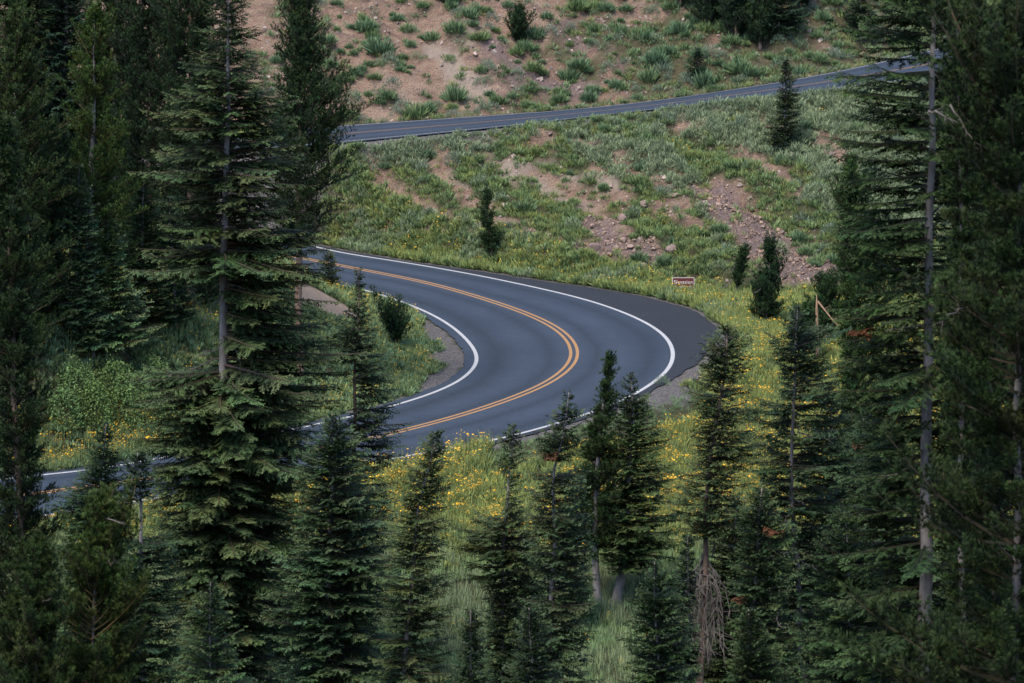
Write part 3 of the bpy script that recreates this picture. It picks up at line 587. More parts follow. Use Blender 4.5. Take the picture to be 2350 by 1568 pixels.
# --- bottom middle
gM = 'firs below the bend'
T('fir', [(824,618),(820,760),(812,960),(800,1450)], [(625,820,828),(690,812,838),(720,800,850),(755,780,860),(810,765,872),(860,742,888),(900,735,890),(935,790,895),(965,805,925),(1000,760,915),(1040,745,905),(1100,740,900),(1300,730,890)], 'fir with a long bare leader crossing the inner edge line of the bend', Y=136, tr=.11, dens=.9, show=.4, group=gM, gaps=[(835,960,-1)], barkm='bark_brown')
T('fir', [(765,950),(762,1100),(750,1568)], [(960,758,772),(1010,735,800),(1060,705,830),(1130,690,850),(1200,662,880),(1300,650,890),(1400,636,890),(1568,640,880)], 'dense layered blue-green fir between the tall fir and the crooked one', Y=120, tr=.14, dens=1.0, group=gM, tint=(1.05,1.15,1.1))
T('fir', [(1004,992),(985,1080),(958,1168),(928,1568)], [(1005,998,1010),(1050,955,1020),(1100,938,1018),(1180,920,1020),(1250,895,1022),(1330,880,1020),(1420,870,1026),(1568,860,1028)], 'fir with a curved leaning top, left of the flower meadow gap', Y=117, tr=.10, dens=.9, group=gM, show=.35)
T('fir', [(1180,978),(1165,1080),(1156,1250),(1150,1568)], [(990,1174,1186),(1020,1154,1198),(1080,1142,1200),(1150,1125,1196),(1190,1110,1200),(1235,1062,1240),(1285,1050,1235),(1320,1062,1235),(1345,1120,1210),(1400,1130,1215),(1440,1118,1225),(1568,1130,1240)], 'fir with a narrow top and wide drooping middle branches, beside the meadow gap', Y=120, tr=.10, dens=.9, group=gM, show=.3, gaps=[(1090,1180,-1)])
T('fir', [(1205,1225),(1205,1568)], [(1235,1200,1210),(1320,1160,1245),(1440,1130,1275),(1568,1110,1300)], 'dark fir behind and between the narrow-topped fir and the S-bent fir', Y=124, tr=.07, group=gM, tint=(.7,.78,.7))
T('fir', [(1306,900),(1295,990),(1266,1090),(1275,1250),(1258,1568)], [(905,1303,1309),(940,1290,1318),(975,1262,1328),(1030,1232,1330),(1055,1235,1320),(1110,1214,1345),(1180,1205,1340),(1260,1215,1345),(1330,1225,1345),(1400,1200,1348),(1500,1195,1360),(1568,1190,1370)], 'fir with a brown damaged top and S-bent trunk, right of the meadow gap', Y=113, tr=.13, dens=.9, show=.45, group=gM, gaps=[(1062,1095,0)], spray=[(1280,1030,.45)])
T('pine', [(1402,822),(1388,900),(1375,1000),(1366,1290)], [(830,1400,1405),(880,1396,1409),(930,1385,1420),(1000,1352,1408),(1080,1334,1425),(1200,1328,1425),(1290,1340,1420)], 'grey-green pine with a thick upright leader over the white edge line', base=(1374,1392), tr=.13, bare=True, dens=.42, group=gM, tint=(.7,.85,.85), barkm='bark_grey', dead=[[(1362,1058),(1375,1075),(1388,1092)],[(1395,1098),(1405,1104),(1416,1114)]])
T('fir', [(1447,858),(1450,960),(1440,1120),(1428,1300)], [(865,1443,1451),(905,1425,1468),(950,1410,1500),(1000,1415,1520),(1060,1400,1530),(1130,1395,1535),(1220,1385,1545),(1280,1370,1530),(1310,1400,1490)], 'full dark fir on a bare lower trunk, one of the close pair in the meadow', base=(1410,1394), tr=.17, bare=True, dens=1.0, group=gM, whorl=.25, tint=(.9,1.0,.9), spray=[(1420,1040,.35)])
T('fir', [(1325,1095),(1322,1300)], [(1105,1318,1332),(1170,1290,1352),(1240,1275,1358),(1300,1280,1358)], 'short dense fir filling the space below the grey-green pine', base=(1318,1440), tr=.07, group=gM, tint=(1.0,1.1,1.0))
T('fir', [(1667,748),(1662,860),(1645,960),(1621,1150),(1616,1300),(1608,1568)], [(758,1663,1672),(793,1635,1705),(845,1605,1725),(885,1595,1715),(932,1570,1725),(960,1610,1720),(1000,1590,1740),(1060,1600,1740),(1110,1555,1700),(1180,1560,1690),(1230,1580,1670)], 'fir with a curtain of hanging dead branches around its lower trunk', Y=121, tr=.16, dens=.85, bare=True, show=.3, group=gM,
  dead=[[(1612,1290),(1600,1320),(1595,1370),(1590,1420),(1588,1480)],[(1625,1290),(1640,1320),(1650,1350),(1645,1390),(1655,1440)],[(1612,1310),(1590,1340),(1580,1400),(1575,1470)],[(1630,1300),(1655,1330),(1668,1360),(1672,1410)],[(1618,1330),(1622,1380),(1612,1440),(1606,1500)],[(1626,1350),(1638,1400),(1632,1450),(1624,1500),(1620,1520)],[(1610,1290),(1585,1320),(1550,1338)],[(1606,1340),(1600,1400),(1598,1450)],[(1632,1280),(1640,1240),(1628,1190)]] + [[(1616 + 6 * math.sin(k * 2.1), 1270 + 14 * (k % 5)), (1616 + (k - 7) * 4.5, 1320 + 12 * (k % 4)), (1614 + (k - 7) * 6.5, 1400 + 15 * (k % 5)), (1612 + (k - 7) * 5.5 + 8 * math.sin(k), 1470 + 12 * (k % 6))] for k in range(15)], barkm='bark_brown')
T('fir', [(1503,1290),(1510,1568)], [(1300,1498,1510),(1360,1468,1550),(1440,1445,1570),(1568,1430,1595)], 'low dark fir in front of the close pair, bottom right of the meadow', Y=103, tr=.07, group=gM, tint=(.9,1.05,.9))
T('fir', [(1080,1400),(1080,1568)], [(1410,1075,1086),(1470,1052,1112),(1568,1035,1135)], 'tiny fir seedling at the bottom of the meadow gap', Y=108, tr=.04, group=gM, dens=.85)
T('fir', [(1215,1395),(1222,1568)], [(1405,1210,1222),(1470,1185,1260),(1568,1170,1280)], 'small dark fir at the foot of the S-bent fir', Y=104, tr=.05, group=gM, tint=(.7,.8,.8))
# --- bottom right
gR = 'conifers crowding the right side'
T('fir', [(1690,1150),(1690,1500)], [(1160,1682,1698),(1250,1640,1745),(1400,1580,1790),(1568,1550,1820)], 'shaded fir directly behind the curtain of dead branches', Y=131, tr=.10, group=gR, tint=(.55,.62,.55))  # needle colour lowered to paint in its shade
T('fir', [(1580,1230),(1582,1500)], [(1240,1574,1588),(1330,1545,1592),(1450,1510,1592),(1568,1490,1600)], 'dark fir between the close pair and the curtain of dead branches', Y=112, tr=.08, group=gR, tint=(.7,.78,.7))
T('fir', [(1905,880),(1905,1400)], [(890,1898,1912),(980,1860,1950),(1100,1840,1980),(1300,1820,2010),(1500,1800,2020)], 'shaded fir right of the grey-trunk fir, in front of the sunlit meadow', Y=125, tr=.12, dens=.85, group=gR, tint=(.6,.7,.6))  # shade worked into the needle colour
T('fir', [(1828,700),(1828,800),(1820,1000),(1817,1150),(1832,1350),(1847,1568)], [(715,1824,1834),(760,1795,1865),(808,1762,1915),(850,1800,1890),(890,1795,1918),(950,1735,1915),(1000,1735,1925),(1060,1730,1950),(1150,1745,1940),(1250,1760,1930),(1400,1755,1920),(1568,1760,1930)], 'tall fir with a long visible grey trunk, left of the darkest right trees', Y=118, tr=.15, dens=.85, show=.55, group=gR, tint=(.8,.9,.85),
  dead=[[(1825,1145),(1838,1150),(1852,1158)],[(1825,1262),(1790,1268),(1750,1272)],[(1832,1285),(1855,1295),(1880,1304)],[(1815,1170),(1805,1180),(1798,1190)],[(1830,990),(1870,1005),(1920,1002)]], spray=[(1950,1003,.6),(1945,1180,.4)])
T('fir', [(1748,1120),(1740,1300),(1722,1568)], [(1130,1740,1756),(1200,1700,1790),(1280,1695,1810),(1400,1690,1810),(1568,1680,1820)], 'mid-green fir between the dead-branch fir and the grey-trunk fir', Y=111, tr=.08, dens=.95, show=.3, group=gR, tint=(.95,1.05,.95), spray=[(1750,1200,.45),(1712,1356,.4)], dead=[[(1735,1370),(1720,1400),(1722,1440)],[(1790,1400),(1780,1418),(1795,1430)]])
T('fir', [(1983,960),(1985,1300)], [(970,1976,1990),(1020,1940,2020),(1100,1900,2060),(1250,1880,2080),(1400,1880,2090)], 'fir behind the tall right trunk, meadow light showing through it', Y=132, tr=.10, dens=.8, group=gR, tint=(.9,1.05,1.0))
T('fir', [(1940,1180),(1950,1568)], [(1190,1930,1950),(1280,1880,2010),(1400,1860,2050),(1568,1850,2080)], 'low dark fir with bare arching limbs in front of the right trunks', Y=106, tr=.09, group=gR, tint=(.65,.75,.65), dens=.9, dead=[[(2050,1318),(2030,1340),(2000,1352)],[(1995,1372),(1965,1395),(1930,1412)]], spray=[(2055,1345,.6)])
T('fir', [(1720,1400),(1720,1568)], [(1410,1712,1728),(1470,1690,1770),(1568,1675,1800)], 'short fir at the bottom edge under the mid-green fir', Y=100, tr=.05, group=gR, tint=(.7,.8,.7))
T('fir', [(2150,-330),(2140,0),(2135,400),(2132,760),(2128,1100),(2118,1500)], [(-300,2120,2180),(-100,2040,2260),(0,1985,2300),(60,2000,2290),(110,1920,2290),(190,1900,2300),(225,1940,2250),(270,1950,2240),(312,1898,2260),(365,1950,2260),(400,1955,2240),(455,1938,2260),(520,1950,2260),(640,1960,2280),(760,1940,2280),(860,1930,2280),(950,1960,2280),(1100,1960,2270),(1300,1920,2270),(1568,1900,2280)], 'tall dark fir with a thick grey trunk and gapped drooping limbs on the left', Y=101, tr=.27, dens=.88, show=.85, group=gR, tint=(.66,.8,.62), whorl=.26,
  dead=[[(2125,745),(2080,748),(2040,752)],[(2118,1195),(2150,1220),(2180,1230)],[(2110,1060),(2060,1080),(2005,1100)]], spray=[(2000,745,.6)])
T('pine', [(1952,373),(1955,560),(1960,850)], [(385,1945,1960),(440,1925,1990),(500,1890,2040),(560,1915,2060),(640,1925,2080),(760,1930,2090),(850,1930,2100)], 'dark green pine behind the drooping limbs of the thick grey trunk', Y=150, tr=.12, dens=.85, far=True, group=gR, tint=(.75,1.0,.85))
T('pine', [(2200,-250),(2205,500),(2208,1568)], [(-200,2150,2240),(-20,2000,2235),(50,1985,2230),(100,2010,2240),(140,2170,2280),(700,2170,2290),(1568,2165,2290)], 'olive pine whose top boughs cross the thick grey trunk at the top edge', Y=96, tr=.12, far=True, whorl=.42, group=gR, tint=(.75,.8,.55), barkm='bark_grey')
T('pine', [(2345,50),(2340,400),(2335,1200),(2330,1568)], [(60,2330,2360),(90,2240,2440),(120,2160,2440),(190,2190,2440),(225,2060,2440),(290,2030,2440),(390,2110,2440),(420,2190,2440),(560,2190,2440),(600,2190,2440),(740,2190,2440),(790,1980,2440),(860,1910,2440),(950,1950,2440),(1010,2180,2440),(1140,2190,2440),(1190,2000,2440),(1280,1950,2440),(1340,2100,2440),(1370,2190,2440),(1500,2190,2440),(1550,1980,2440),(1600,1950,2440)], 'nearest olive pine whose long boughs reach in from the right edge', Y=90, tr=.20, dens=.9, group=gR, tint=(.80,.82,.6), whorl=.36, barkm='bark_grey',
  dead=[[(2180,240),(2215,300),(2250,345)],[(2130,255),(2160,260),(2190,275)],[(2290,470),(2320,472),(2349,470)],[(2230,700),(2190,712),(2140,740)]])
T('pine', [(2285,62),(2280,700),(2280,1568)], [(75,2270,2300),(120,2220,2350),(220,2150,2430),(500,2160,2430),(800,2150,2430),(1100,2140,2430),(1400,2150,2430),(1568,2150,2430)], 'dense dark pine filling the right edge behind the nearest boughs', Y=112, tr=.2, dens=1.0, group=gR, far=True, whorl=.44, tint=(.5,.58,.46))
T('fir', [(2235,70),(2225,1568)], [(85,2225,2245),(220,2180,2320),(600,2170,2340),(1000,2160,2350),(1568,2150,2360)], 'shaded fir wedged between the thick grey trunk and the edge pine', Y=125, tr=.15, dens=1.0, group=gR, tint=(.5,.6,.55))  # tint darkens the needles to stand for shade
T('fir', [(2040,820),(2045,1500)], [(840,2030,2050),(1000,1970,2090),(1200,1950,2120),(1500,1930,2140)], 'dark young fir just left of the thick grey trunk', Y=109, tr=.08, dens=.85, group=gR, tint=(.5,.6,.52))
# --- trees beyond the bend
gF = 'small conifers on the slopes'
T('pine', [(1768,568),(1764,620),(1752,680)], [(575,1755,1780),(610,1752,1782),(625,1758,1775),(645,1750,1800),(670,1735,1808),(700,1728,1800),(745,1725,1800)], 'pine with a broken pale trunk and small tuft on top, beside the bend', base=(1762,752), tr=.11, group=gF, dens=.95, tint=(.6,.85,.7), barkm='deadwood', gaps=[(612,640,0)], dead=[[(1752,645),(1745,660),(1730,668)],[(1756,640),(1765,645),(1775,660)]])
T('pine', [(1712,588),(1700,620),(1690,665)], [(592,1700,1722),(612,1690,1720),(640,1682,1712),(665,1672,1705)], 'small leaning pine with a forked bare stem, right of the sign', base=(1690,680), tr=.05, group=gF, dens=.7, tint=(.6,.85,.7), barkm='deadwood', dead=[[(1680,640),(1665,655),(1645,668)],[(1675,630),(1684,612),(1686,600)]])
T('pine', [(1900,655),(1898,740)], [(660,1888,1910),(690,1868,1935),(720,1850,1950),(760,1840,1960)], 'bushy dark pine behind the splintered pole at the right', base=(1898,790), tr=.09, group=gF, tint=(.7,.95,.75))
T('pine', [(1855,715),(1852,800)], [(720,1848,1862),(760,1825,1880),(800,1810,1890)], 'low bushy pine in front of the splintered pole', base=(1850,830), tr=.06, group=gF, tint=(.7,.95,.8))
T('fir', [(1803,138),(1803,330)], [(142,1800,1806),(170,1790,1818),(205,1783,1826),(245,1775,1832),(290,1768,1836),(325,1762,1834),(340,1768,1830)], 'lone fir rising in front of the upper road from the slope', base=(1803,345), tr=.09, group=gF, dens=.95, tint=(.85,.85,.85))
T('fir', [(1601,112),(1602,175)], [(116,1598,1604),(135,1588,1614),(160,1580,1622),(180,1577,1626)], 'little fir on the cut slope just above the upper road', base=(1602,183), tr=.04, group=gF, tint=(.7,.85,.95))
T('pine', [(1116,452),(1120,520),(1127,580)], [(456,1108,1124),(480,1098,1132),(510,1094,1134),(535,1105,1132),(550,1110,1145),(575,1100,1152),(588,1098,1155)], 'small crooked pine on the slope right above the outer road edge', base=(1127,592), tr=.05, group=gF, tint=(.7,.9,.75), dens=.55)
T('pine', [(1192,28),(1188,95)], [(32,1186,1200),(50,1175,1212),(80,1165,1215),(100,1165,1208)], 'tiny dark pine high on the bare dirt slope', base=(1188,104), tr=.04, group=gF, tint=(.6,.8,.75))
T('pine', [(908,748),(908,790)], [(752,895,920),(770,868,942),(790,862,952)], 'squat dark pine shrub among the flowers inside the bend', base=(905,800), tr=.05, group=gF, tint=(.6,.9,.75))
gT = 'dark conifers at the top of the cut slope'
for (bx_, by_, h_, w_, lab, k_) in [(1630,62,130,60,'leftmost dark tree of the cluster above the cut slope','pine'),(1690,90,140,62,'dark tree second from left in the cluster above the cut slope','pine'),(1745,118,120,58,'lowest bushy dark tree of the cluster above the cut slope','pine'),(1785,75,150,60,'dark tree right of the middle in the cluster above the cut slope','fir'),(1715,50,150,70,'rear dark tree in the cluster above the cut slope','fir'),(1975,92,110,42,'blue-green fir by the cut slope, left of the thick grey trunk','fir'),(1840,30,90,50,'rightmost dark tree of the cluster above the cut slope','pine'),(1560,12,80,50,'dark tree cut by the top edge above the bare slope','pine')]:
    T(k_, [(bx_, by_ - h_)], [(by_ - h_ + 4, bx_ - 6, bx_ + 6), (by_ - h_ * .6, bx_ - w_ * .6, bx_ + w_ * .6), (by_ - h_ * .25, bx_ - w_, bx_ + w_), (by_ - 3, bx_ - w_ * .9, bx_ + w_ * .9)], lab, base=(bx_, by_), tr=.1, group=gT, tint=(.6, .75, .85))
#TREES_END

# ------------------------------------------------------------------ splintered pole
def snag():
    q = hit(1876, 836); Y = q[1]; root = empty('broken_snag', q, 'splintered orange trunk stub with a fallen pole leaning off it', 'dead tree')
    A = at(np.array([1876, 1874.]), np.array([838, 676.]), Y) - q; z = np.linspace(0, 1, 6)
    V, F = tube(A[0] * (1 - z)[:, None] + A[1] * z[:, None], [.085, .08, .075, .07, .06, .01], 8); link('trunk', surf('trunk', V, F, M['split_wood']), root)
    P = at(np.array([1877, 1890, 1908, 1929.]), np.array([692, 708, 730, 752.]), Y) - q; P[:, 1] = [0, -.2, -.5, -.8]
    parts = [tube(P, [.045, .038, .028, .012], 7)] + [tube([P[2], P[2] + [.25, -.1, .12 * s]], [.015, .005], 4) for s in (-1, 1)] + [tube([P[1], P[1] + [.3, 0, .15]], [.015, .005], 4)]
    v, f = join(parts); link('fallen_pole', surf('fallen_pole', v, f, M['split_wood']), root)
snag()

# ------------------------------------------------------------------ sign
def boxm(a, b_): 
    x0, y0, z0_ = a; x1, y1, z1 = b_
    V = np.array([(x0,y0,z0_),(x1,y0,z0_),(x1,y1,z0_),(x0,y1,z0_),(x0,y0,z1),(x1,y0,z1),(x1,y1,z1),(x0,y1,z1)], float)
    return V, [(0,3,2,1),(4,5,6,7),(0,1,5,4),(1,2,6,5),(2,3,7,6),(3,0,4,7)]
def sign():
    q = hit(1568, 676); Yq = q[1]; s = Yq / cP / FP / 1.0                  # metres per picture pixel
    root = empty('elevation_sign', q, 'brown wooden elevation sign with white border and lettering at the bend', 'sign')
    c = at(1567, 637, Yq) - q; w, hh = 50 * s, 30 * s; zt = c[2]; zb_ = zt - hh
    link('board', surf('board', *boxm((-w / 2, -.02, zb_), (w / 2, .02, zt)), M['sign_brown'], False), root)
    t = .022; fr = [boxm((-w/2, -.028, zt - t), (w/2, -.0201, zt)), boxm((-w/2, -.028, zb_), (w/2, -.0201, zb_ + t)), boxm((-w/2, -.028, zb_ + t), (-w/2 + t, -.0201, zt - t)), boxm((w/2 - t, -.028, zb_ + t), (w/2, -.0201, zt - t))]
    link('border', surf('border', *join(fr), M['sign_white'], False), root)
    for sx in (-.36, .36): link('post', surf('post', *boxm((sx * w - .045, .021, -.3), (sx * w + .045, .11, zt - .03)), M['post'], False), root)
    for txt, z, sz, xo in (('Elevation', zt - hh * .47, .235, 0), ('7,000  ft', zb_ + hh * .14, .215, 0)):
        cu = bpy.data.curves.new('txt', 'FONT'); cu.body = txt; cu.size = sz; cu.align_x = 'CENTER'; cu.extrude = .003; cu.offset = 0; cu.space_character = 1.08
        o = bpy.data.objects.new('txt', cu); C.objects.link(o); bpy.context.view_layer.update()
        me = bpy.data.meshes.new_from_object(o.evaluated_get(bpy.context.evaluated_depsgraph_get())); bpy.data.objects.remove(o)
        me.materials.clear(); me.materials.append(M['sign_white']); l = link('lettering', me, root); l.rotation_euler = (rad(90), 0, 0); l.location = (xo, -.0245, z)
        xs = np.array([v.co.x for v in me.vertices]); k = (w * .84) / (xs.max() - xs.min()); l.scale = (k, 1, 1)
sign()

# ------------------------------------------------------------------ low plants
GRN, GRN2, SAGE, SAGE2, YG, YEL_, STRAW = [np.array(c) for c in ((.080,.130,.056),(.175,.260,.125),(.14,.19,.125),(.25,.32,.21),(.235,.275,.095),(.78,.40,.02),(.33,.30,.17))]
def t_leafy(r, R=.42, H=.5, n=90, lw=.05, a=GRN, b_=GRN2, flowers=0):
    th = r.uniform(0, 6.28, n); q = r.random(n) ** .6; P = np.stack([np.cos(th) * q * R * .6, np.sin(th) * q * R * .6, r.uniform(0, .5, n) ** 1.5 * H * (1 - q * .5)], -1)
    D = np.stack([np.cos(th) * q * .75, np.sin(th) * q * .75, np.ones(n)], -1) + r.normal(size=(n, 3)) * .28; D[:, 2] = np.abs(D[:, 2])
    L = H * r.uniform(.35, .95, n) * (1 - .25 * q); g = r.uniform(.7, 1.25, (n, 1))
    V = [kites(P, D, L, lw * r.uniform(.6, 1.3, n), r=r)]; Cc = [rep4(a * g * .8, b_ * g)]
    for k in range(flowers):
        p = np.array([r.normal() * R * .4, r.normal() * R * .4, H * r.uniform(.85, 1.25)]); add_flower(V, Cc, p, r)
    return np.concatenate(V), np.concatenate(Cc)
def add_flower(V, Cc, p, r, s=.035):
    d = r.normal(size=3) * .25 + np.array([0, -.35, 1]); d /= np.linalg.norm(d); a = np.cross(d, [1, 0, 0.]); a /= np.linalg.norm(a); b_ = np.cross(d, a); s = s * r.uniform(.6, 1.25)
    V.append(np.array([p + a * s, p + b_ * s, p - a * s, p - b_ * s])); g = r.uniform(.5, 1.1); Cc.append(np.tile(YEL_ * g + np.array([0, .05, .02]) * r.random(), (4, 1)))
    V.append(np.array([p + [-.004, 0, -.3], p + [.004, 0, -.3], p + [.004, 0, 0], p + [-.004, 0, 0]])); Cc.append(np.tile(YG * .9, (4, 1)))
def t_sage(r, R=.45, H=.42, n=150, a=SAGE, b_=SAGE2):
    th = r.uniform(0, 6.28, n); ph = np.arccos(r.uniform(0, 1, n)); q = r.uniform(.45, .95, n)[:, None]
    u = np.stack([np.cos(th) * np.sin(ph) * R, np.sin(th) * np.sin(ph) * R, np.cos(ph) * H], -1); P = u * q; D = u + r.normal(size=(n, 3)) * .12 + [0, 0, .3]
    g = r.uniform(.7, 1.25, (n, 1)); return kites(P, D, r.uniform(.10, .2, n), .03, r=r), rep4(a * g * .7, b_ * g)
def t_grass(r, R=.16, H=.42, n=16, a=GRN * .9, b_=YG, w=.018):
    P = np.c_[r.normal(size=(n, 2)) * R * .5, np.zeros(n)]; D = np.c_[r.normal(size=(n, 2)) * .22, np.ones(n)]
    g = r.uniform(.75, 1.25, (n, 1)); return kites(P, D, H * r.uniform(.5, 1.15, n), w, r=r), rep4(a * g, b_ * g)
rp = np.random.default_rng(5)
def t_meadow(r, fl, H=.62):
    v, c = t_grass(r, .26, H, 18, GRN, YG * 1.15, .022); v2, c2 = t_leafy(r, .26, H * .75, 9, .055, GRN, GRN2 * 1.0); V, Cc = [v, v2], [c, c2]
    for k in range(fl): add_flower(V, Cc, np.array([r.normal() * .14, r.normal() * .14, H * r.uniform(.75, 1.1)]), r)
    return np.concatenate(V), np.concatenate(Cc)
LIB = dict(leafy=[t_leafy(rp) for _ in range(6)], leafyfl=[t_leafy(rp, flowers=1) for _ in range(5)], sage=[t_sage(rp) for _ in range(6)],
           small=[t_leafy(rp, .26, .34, 36, .038) for _ in range(6)], smallsage=[t_sage(rp, .26, .24, 55) for _ in range(5)], grass=[t_grass(rp) for _ in range(8)],
           yg=[t_leafy(rp, .3, .44, 46, .032, GRN * 1.15, YG * 1.1) for _ in range(5)],
           straw=[t_grass(rp, .2, .36, 14, YG * .8, STRAW, .014) for _ in range(6)], seed=[t_grass(rp, .2, .55, 16, GRN * 1.25, np.array((.27, .32, .19)), .02) for _ in range(6)],
           green=[t_grass(rp, .22, .42, 26, GRN * 1.2, GRN2 * 1.25, .022) for _ in range(6)],
           meadow0=[t_meadow(rp, 0) for _ in range(6)], meadow1=[t_meadow(rp, 3) for _ in range(6)], meadow3=[t_meadow(rp, 8) for _ in range(6)], verge=[t_leafy(rp, .36, .52, 44, .07, GRN * 1.0, GRN2 * 1.15, 0) for _ in range(6)],
           vergefl=[t_leafy(rp, .32, .5, 44, .045, GRN * 1.1, YG * 1.25, 2) for _ in range(6)])
class Stuff:
    def __init__(s): s.V, s.C = [], []
    def add(s, kind, x, y, z, sc_=(.8, 1.2), tint=None):
        lib = LIB[kind]; n_ = len(x); which = rp.integers(len(lib), size=n_); S_ = rp.uniform(*sc_, n_); A_ = rp.uniform(0, 6.28, n_); G = rp.uniform(.8, 1.2, n_)
        for w in range(len(lib)):
            m_ = which == w
            if not m_.any(): continue
            v, c = lib[w]; ca, sa = np.cos(A_[m_])[:, None], np.sin(A_[m_])[:, None]; s_ = S_[m_][:, None]
            vx = (v[:, 0] * ca - v[:, 1] * sa) * s_ + x[m_][:, None]; vy = (v[:, 0] * sa + v[:, 1] * ca) * s_ + y[m_][:, None]; vz = v[:, 2] * s_ + z[m_][:, None]
            s.V.append(np.stack([vx, vy, vz], -1).reshape(-1, 3).astype(np.float32)); cc = c[None] * G[m_][:, None, None] * (1 if tint is None else np.array(tint)); s.C.append(cc.reshape(-1, 3).astype(np.float32))
    def done(s, name, label, cat, material='plants'):
        if not s.V: return
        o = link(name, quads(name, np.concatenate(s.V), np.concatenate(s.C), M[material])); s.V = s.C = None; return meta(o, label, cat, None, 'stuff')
def pts(x0, x1, y0, y1, dens):
    n_ = int((x1 - x0) * (y1 - y0) * dens); return rp.uniform(x0, x1, n_), rp.uniform(y0, y1, n_)
def seen(x, y, m_=1.5): return np.abs(x) < y * .1222 + m_
def col_of(x, y, z):                       # picture column and row of a point, for deciding where each kind of plant grows
    dz = z - CAM_H; d = y * cP - dz * sP; return 1175 + FP * x / d, 784 - FP * (y * sP + dz * cP) / d
def take(k, *a): return [q[k] for q in a]
# meadow in front of the bend
x, y = pts(-20, 24, 120, 206, 13); z = height(x, y); K = kinds(x, y); k = seen(x, y) & (y < K['T'] + .5) & ~inside(x, y, ASPH) & ~inside(x, y, INT); x, y, z = take(k, x, y, z)
lat, ii = lat_of(x, y); dout = lat - le[ii]; ap = np.argmax(yc[:, 0]); apx = np.abs(ii - ap) * STEP; wo = .35 + 1.5 * ss(11, 5, np.abs(apx - 2)) * (ii > ap - 6)
k = dout > wo * rp.uniform(.8, 1.2, len(x)); x, y, z, dout = take(k, x, y, z, dout); u, v = col_of(x, y, z)
strip_ = (u > 1122) & (u < 1600) & (v > 870) & (dout < 2.6); xs_, ys_, zs_ = take(strip_ & (dout > .7), x, y, z); k = ~strip_; x, y, z, u, v = take(k, x, y, z, u, v)
fr = np.interp(v, [900, 1010, 1200, 1270, 1330, 1600], [.55, .8, .8, .35, .1, .02]) * np.interp(fbm(x * .35, y * .25, 15), [.38, .58], [.2, 1.3])
fr = np.where(u > 1480, np.interp(v, [760, 860, 1000, 1250, 1350], [.15, .5, .9, .6, .2]), fr); rr_ = rp.random(len(x))
tall = (u < 1125) & (v < 1110); x_, y_, z_ = take(tall & (rp.random(len(x)) < .5), x, y, z)
st_ = Stuff(); st_.add('green', xs_, ys_, zs_, (.35, .6)); st_.add('meadow1', x_, y_, z_, (1.2, 1.55)); low = rp.random(len(x)) < ss(1190, 1330, v)
k = ~low & (rr_ < fr * .62); st_.add('meadow3', *take(k, x, y, z), (.75, 1.1)); k = ~low & (rr_ >= fr * .62) & (rr_ < fr * .95); st_.add('meadow1', *take(k, x, y, z), (.75, 1.15)); k = ~low & (rr_ >= fr * .95); st_.add('meadow0', *take(k, x, y, z), (.6, 1.1)); k = ~low & (rp.random(len(x)) < .35); st_.add('yg', *take(k, x, y, z), (.9, 1.6), (1.15, 1.1, .9))
st_.done('flower_meadow', 'tall yellow-green meadow full of yellow flowers in front of the bend', 'flower meadow')
st_ = Stuff(); k = low & (fbm(x * .5, y * .5, 19) > .5); st_.add('seed', *take(k, x, y, z)); k = low & ~(fbm(x * .5, y * .5, 19) > .5); st_.add('green', *take(k, x, y, z), (.8, 1.3)); k = low & (rr_ > .985); st_.add('meadow3', *take(k, x, y, z))
st_.done('grass', 'pale green grass with whitish seed heads at the bottom of the meadow', 'grass')
# verge on the far side of the bend
i_ = np.repeat(np.arange(len(yc)), 42); i_ = i_[i_ < ap + 18]; o_ = rp.uniform(.15, 1, len(i_)) ** 1.2 * 3.1 + .15; tj = rp.uniform(-.2, .2, len(i_))
x = yc[i_, 0] + nm[i_, 0] * (le[i_] + o_) + tg[i_, 0] * tj; y = yc[i_, 1] + nm[i_, 1] * (le[i_] + o_) + tg[i_, 1] * tj; z = height(x, y); qs = hit(1568, 676); k = seen(x, y) & (z < 6) & ~((np.abs(x - qs[0]) < .65) & (y < qs[1] + .3) & (y > qs[1] - 1.8)); x, y, z, o_, i_ = take(k, x, y, z, o_, i_)
gap = ss(.8, 2.2, np.where(i_ > ap - 8, o_, 9)); k = rp.random(len(x)) < gap; x, y, z, o_ = take(k, x, y, z, o_); rr_ = rp.random(len(x)); patch = vn(x * .5, y * .5, 66)
st_ = Stuff(); k = (rr_ < .20) & (patch > .3); st_.add('vergefl', *take(k, x, y, z), (.7, 1.15)); k = (rr_ >= .20) & (rr_ < .42) & (patch > .3); st_.add('yg', *take(k, x, y, z), (1.0, 1.5)); k = (rr_ < .42) & (patch <= .3); st_.add('smallsage', *take(k, x, y, z), (1, 1.6)); k = (rr_ >= .42) & (rr_ < .8); st_.add('verge', *take(k, x, y, z), (.6, 1.1)); k = (rr_ >= .8); st_.add('yg', *take(k, x, y, z), (.8, 1.3))
st_.done('verge_plants', 'band of leafy green plants and yellow flowers along the outer road edge', 'verge plants')
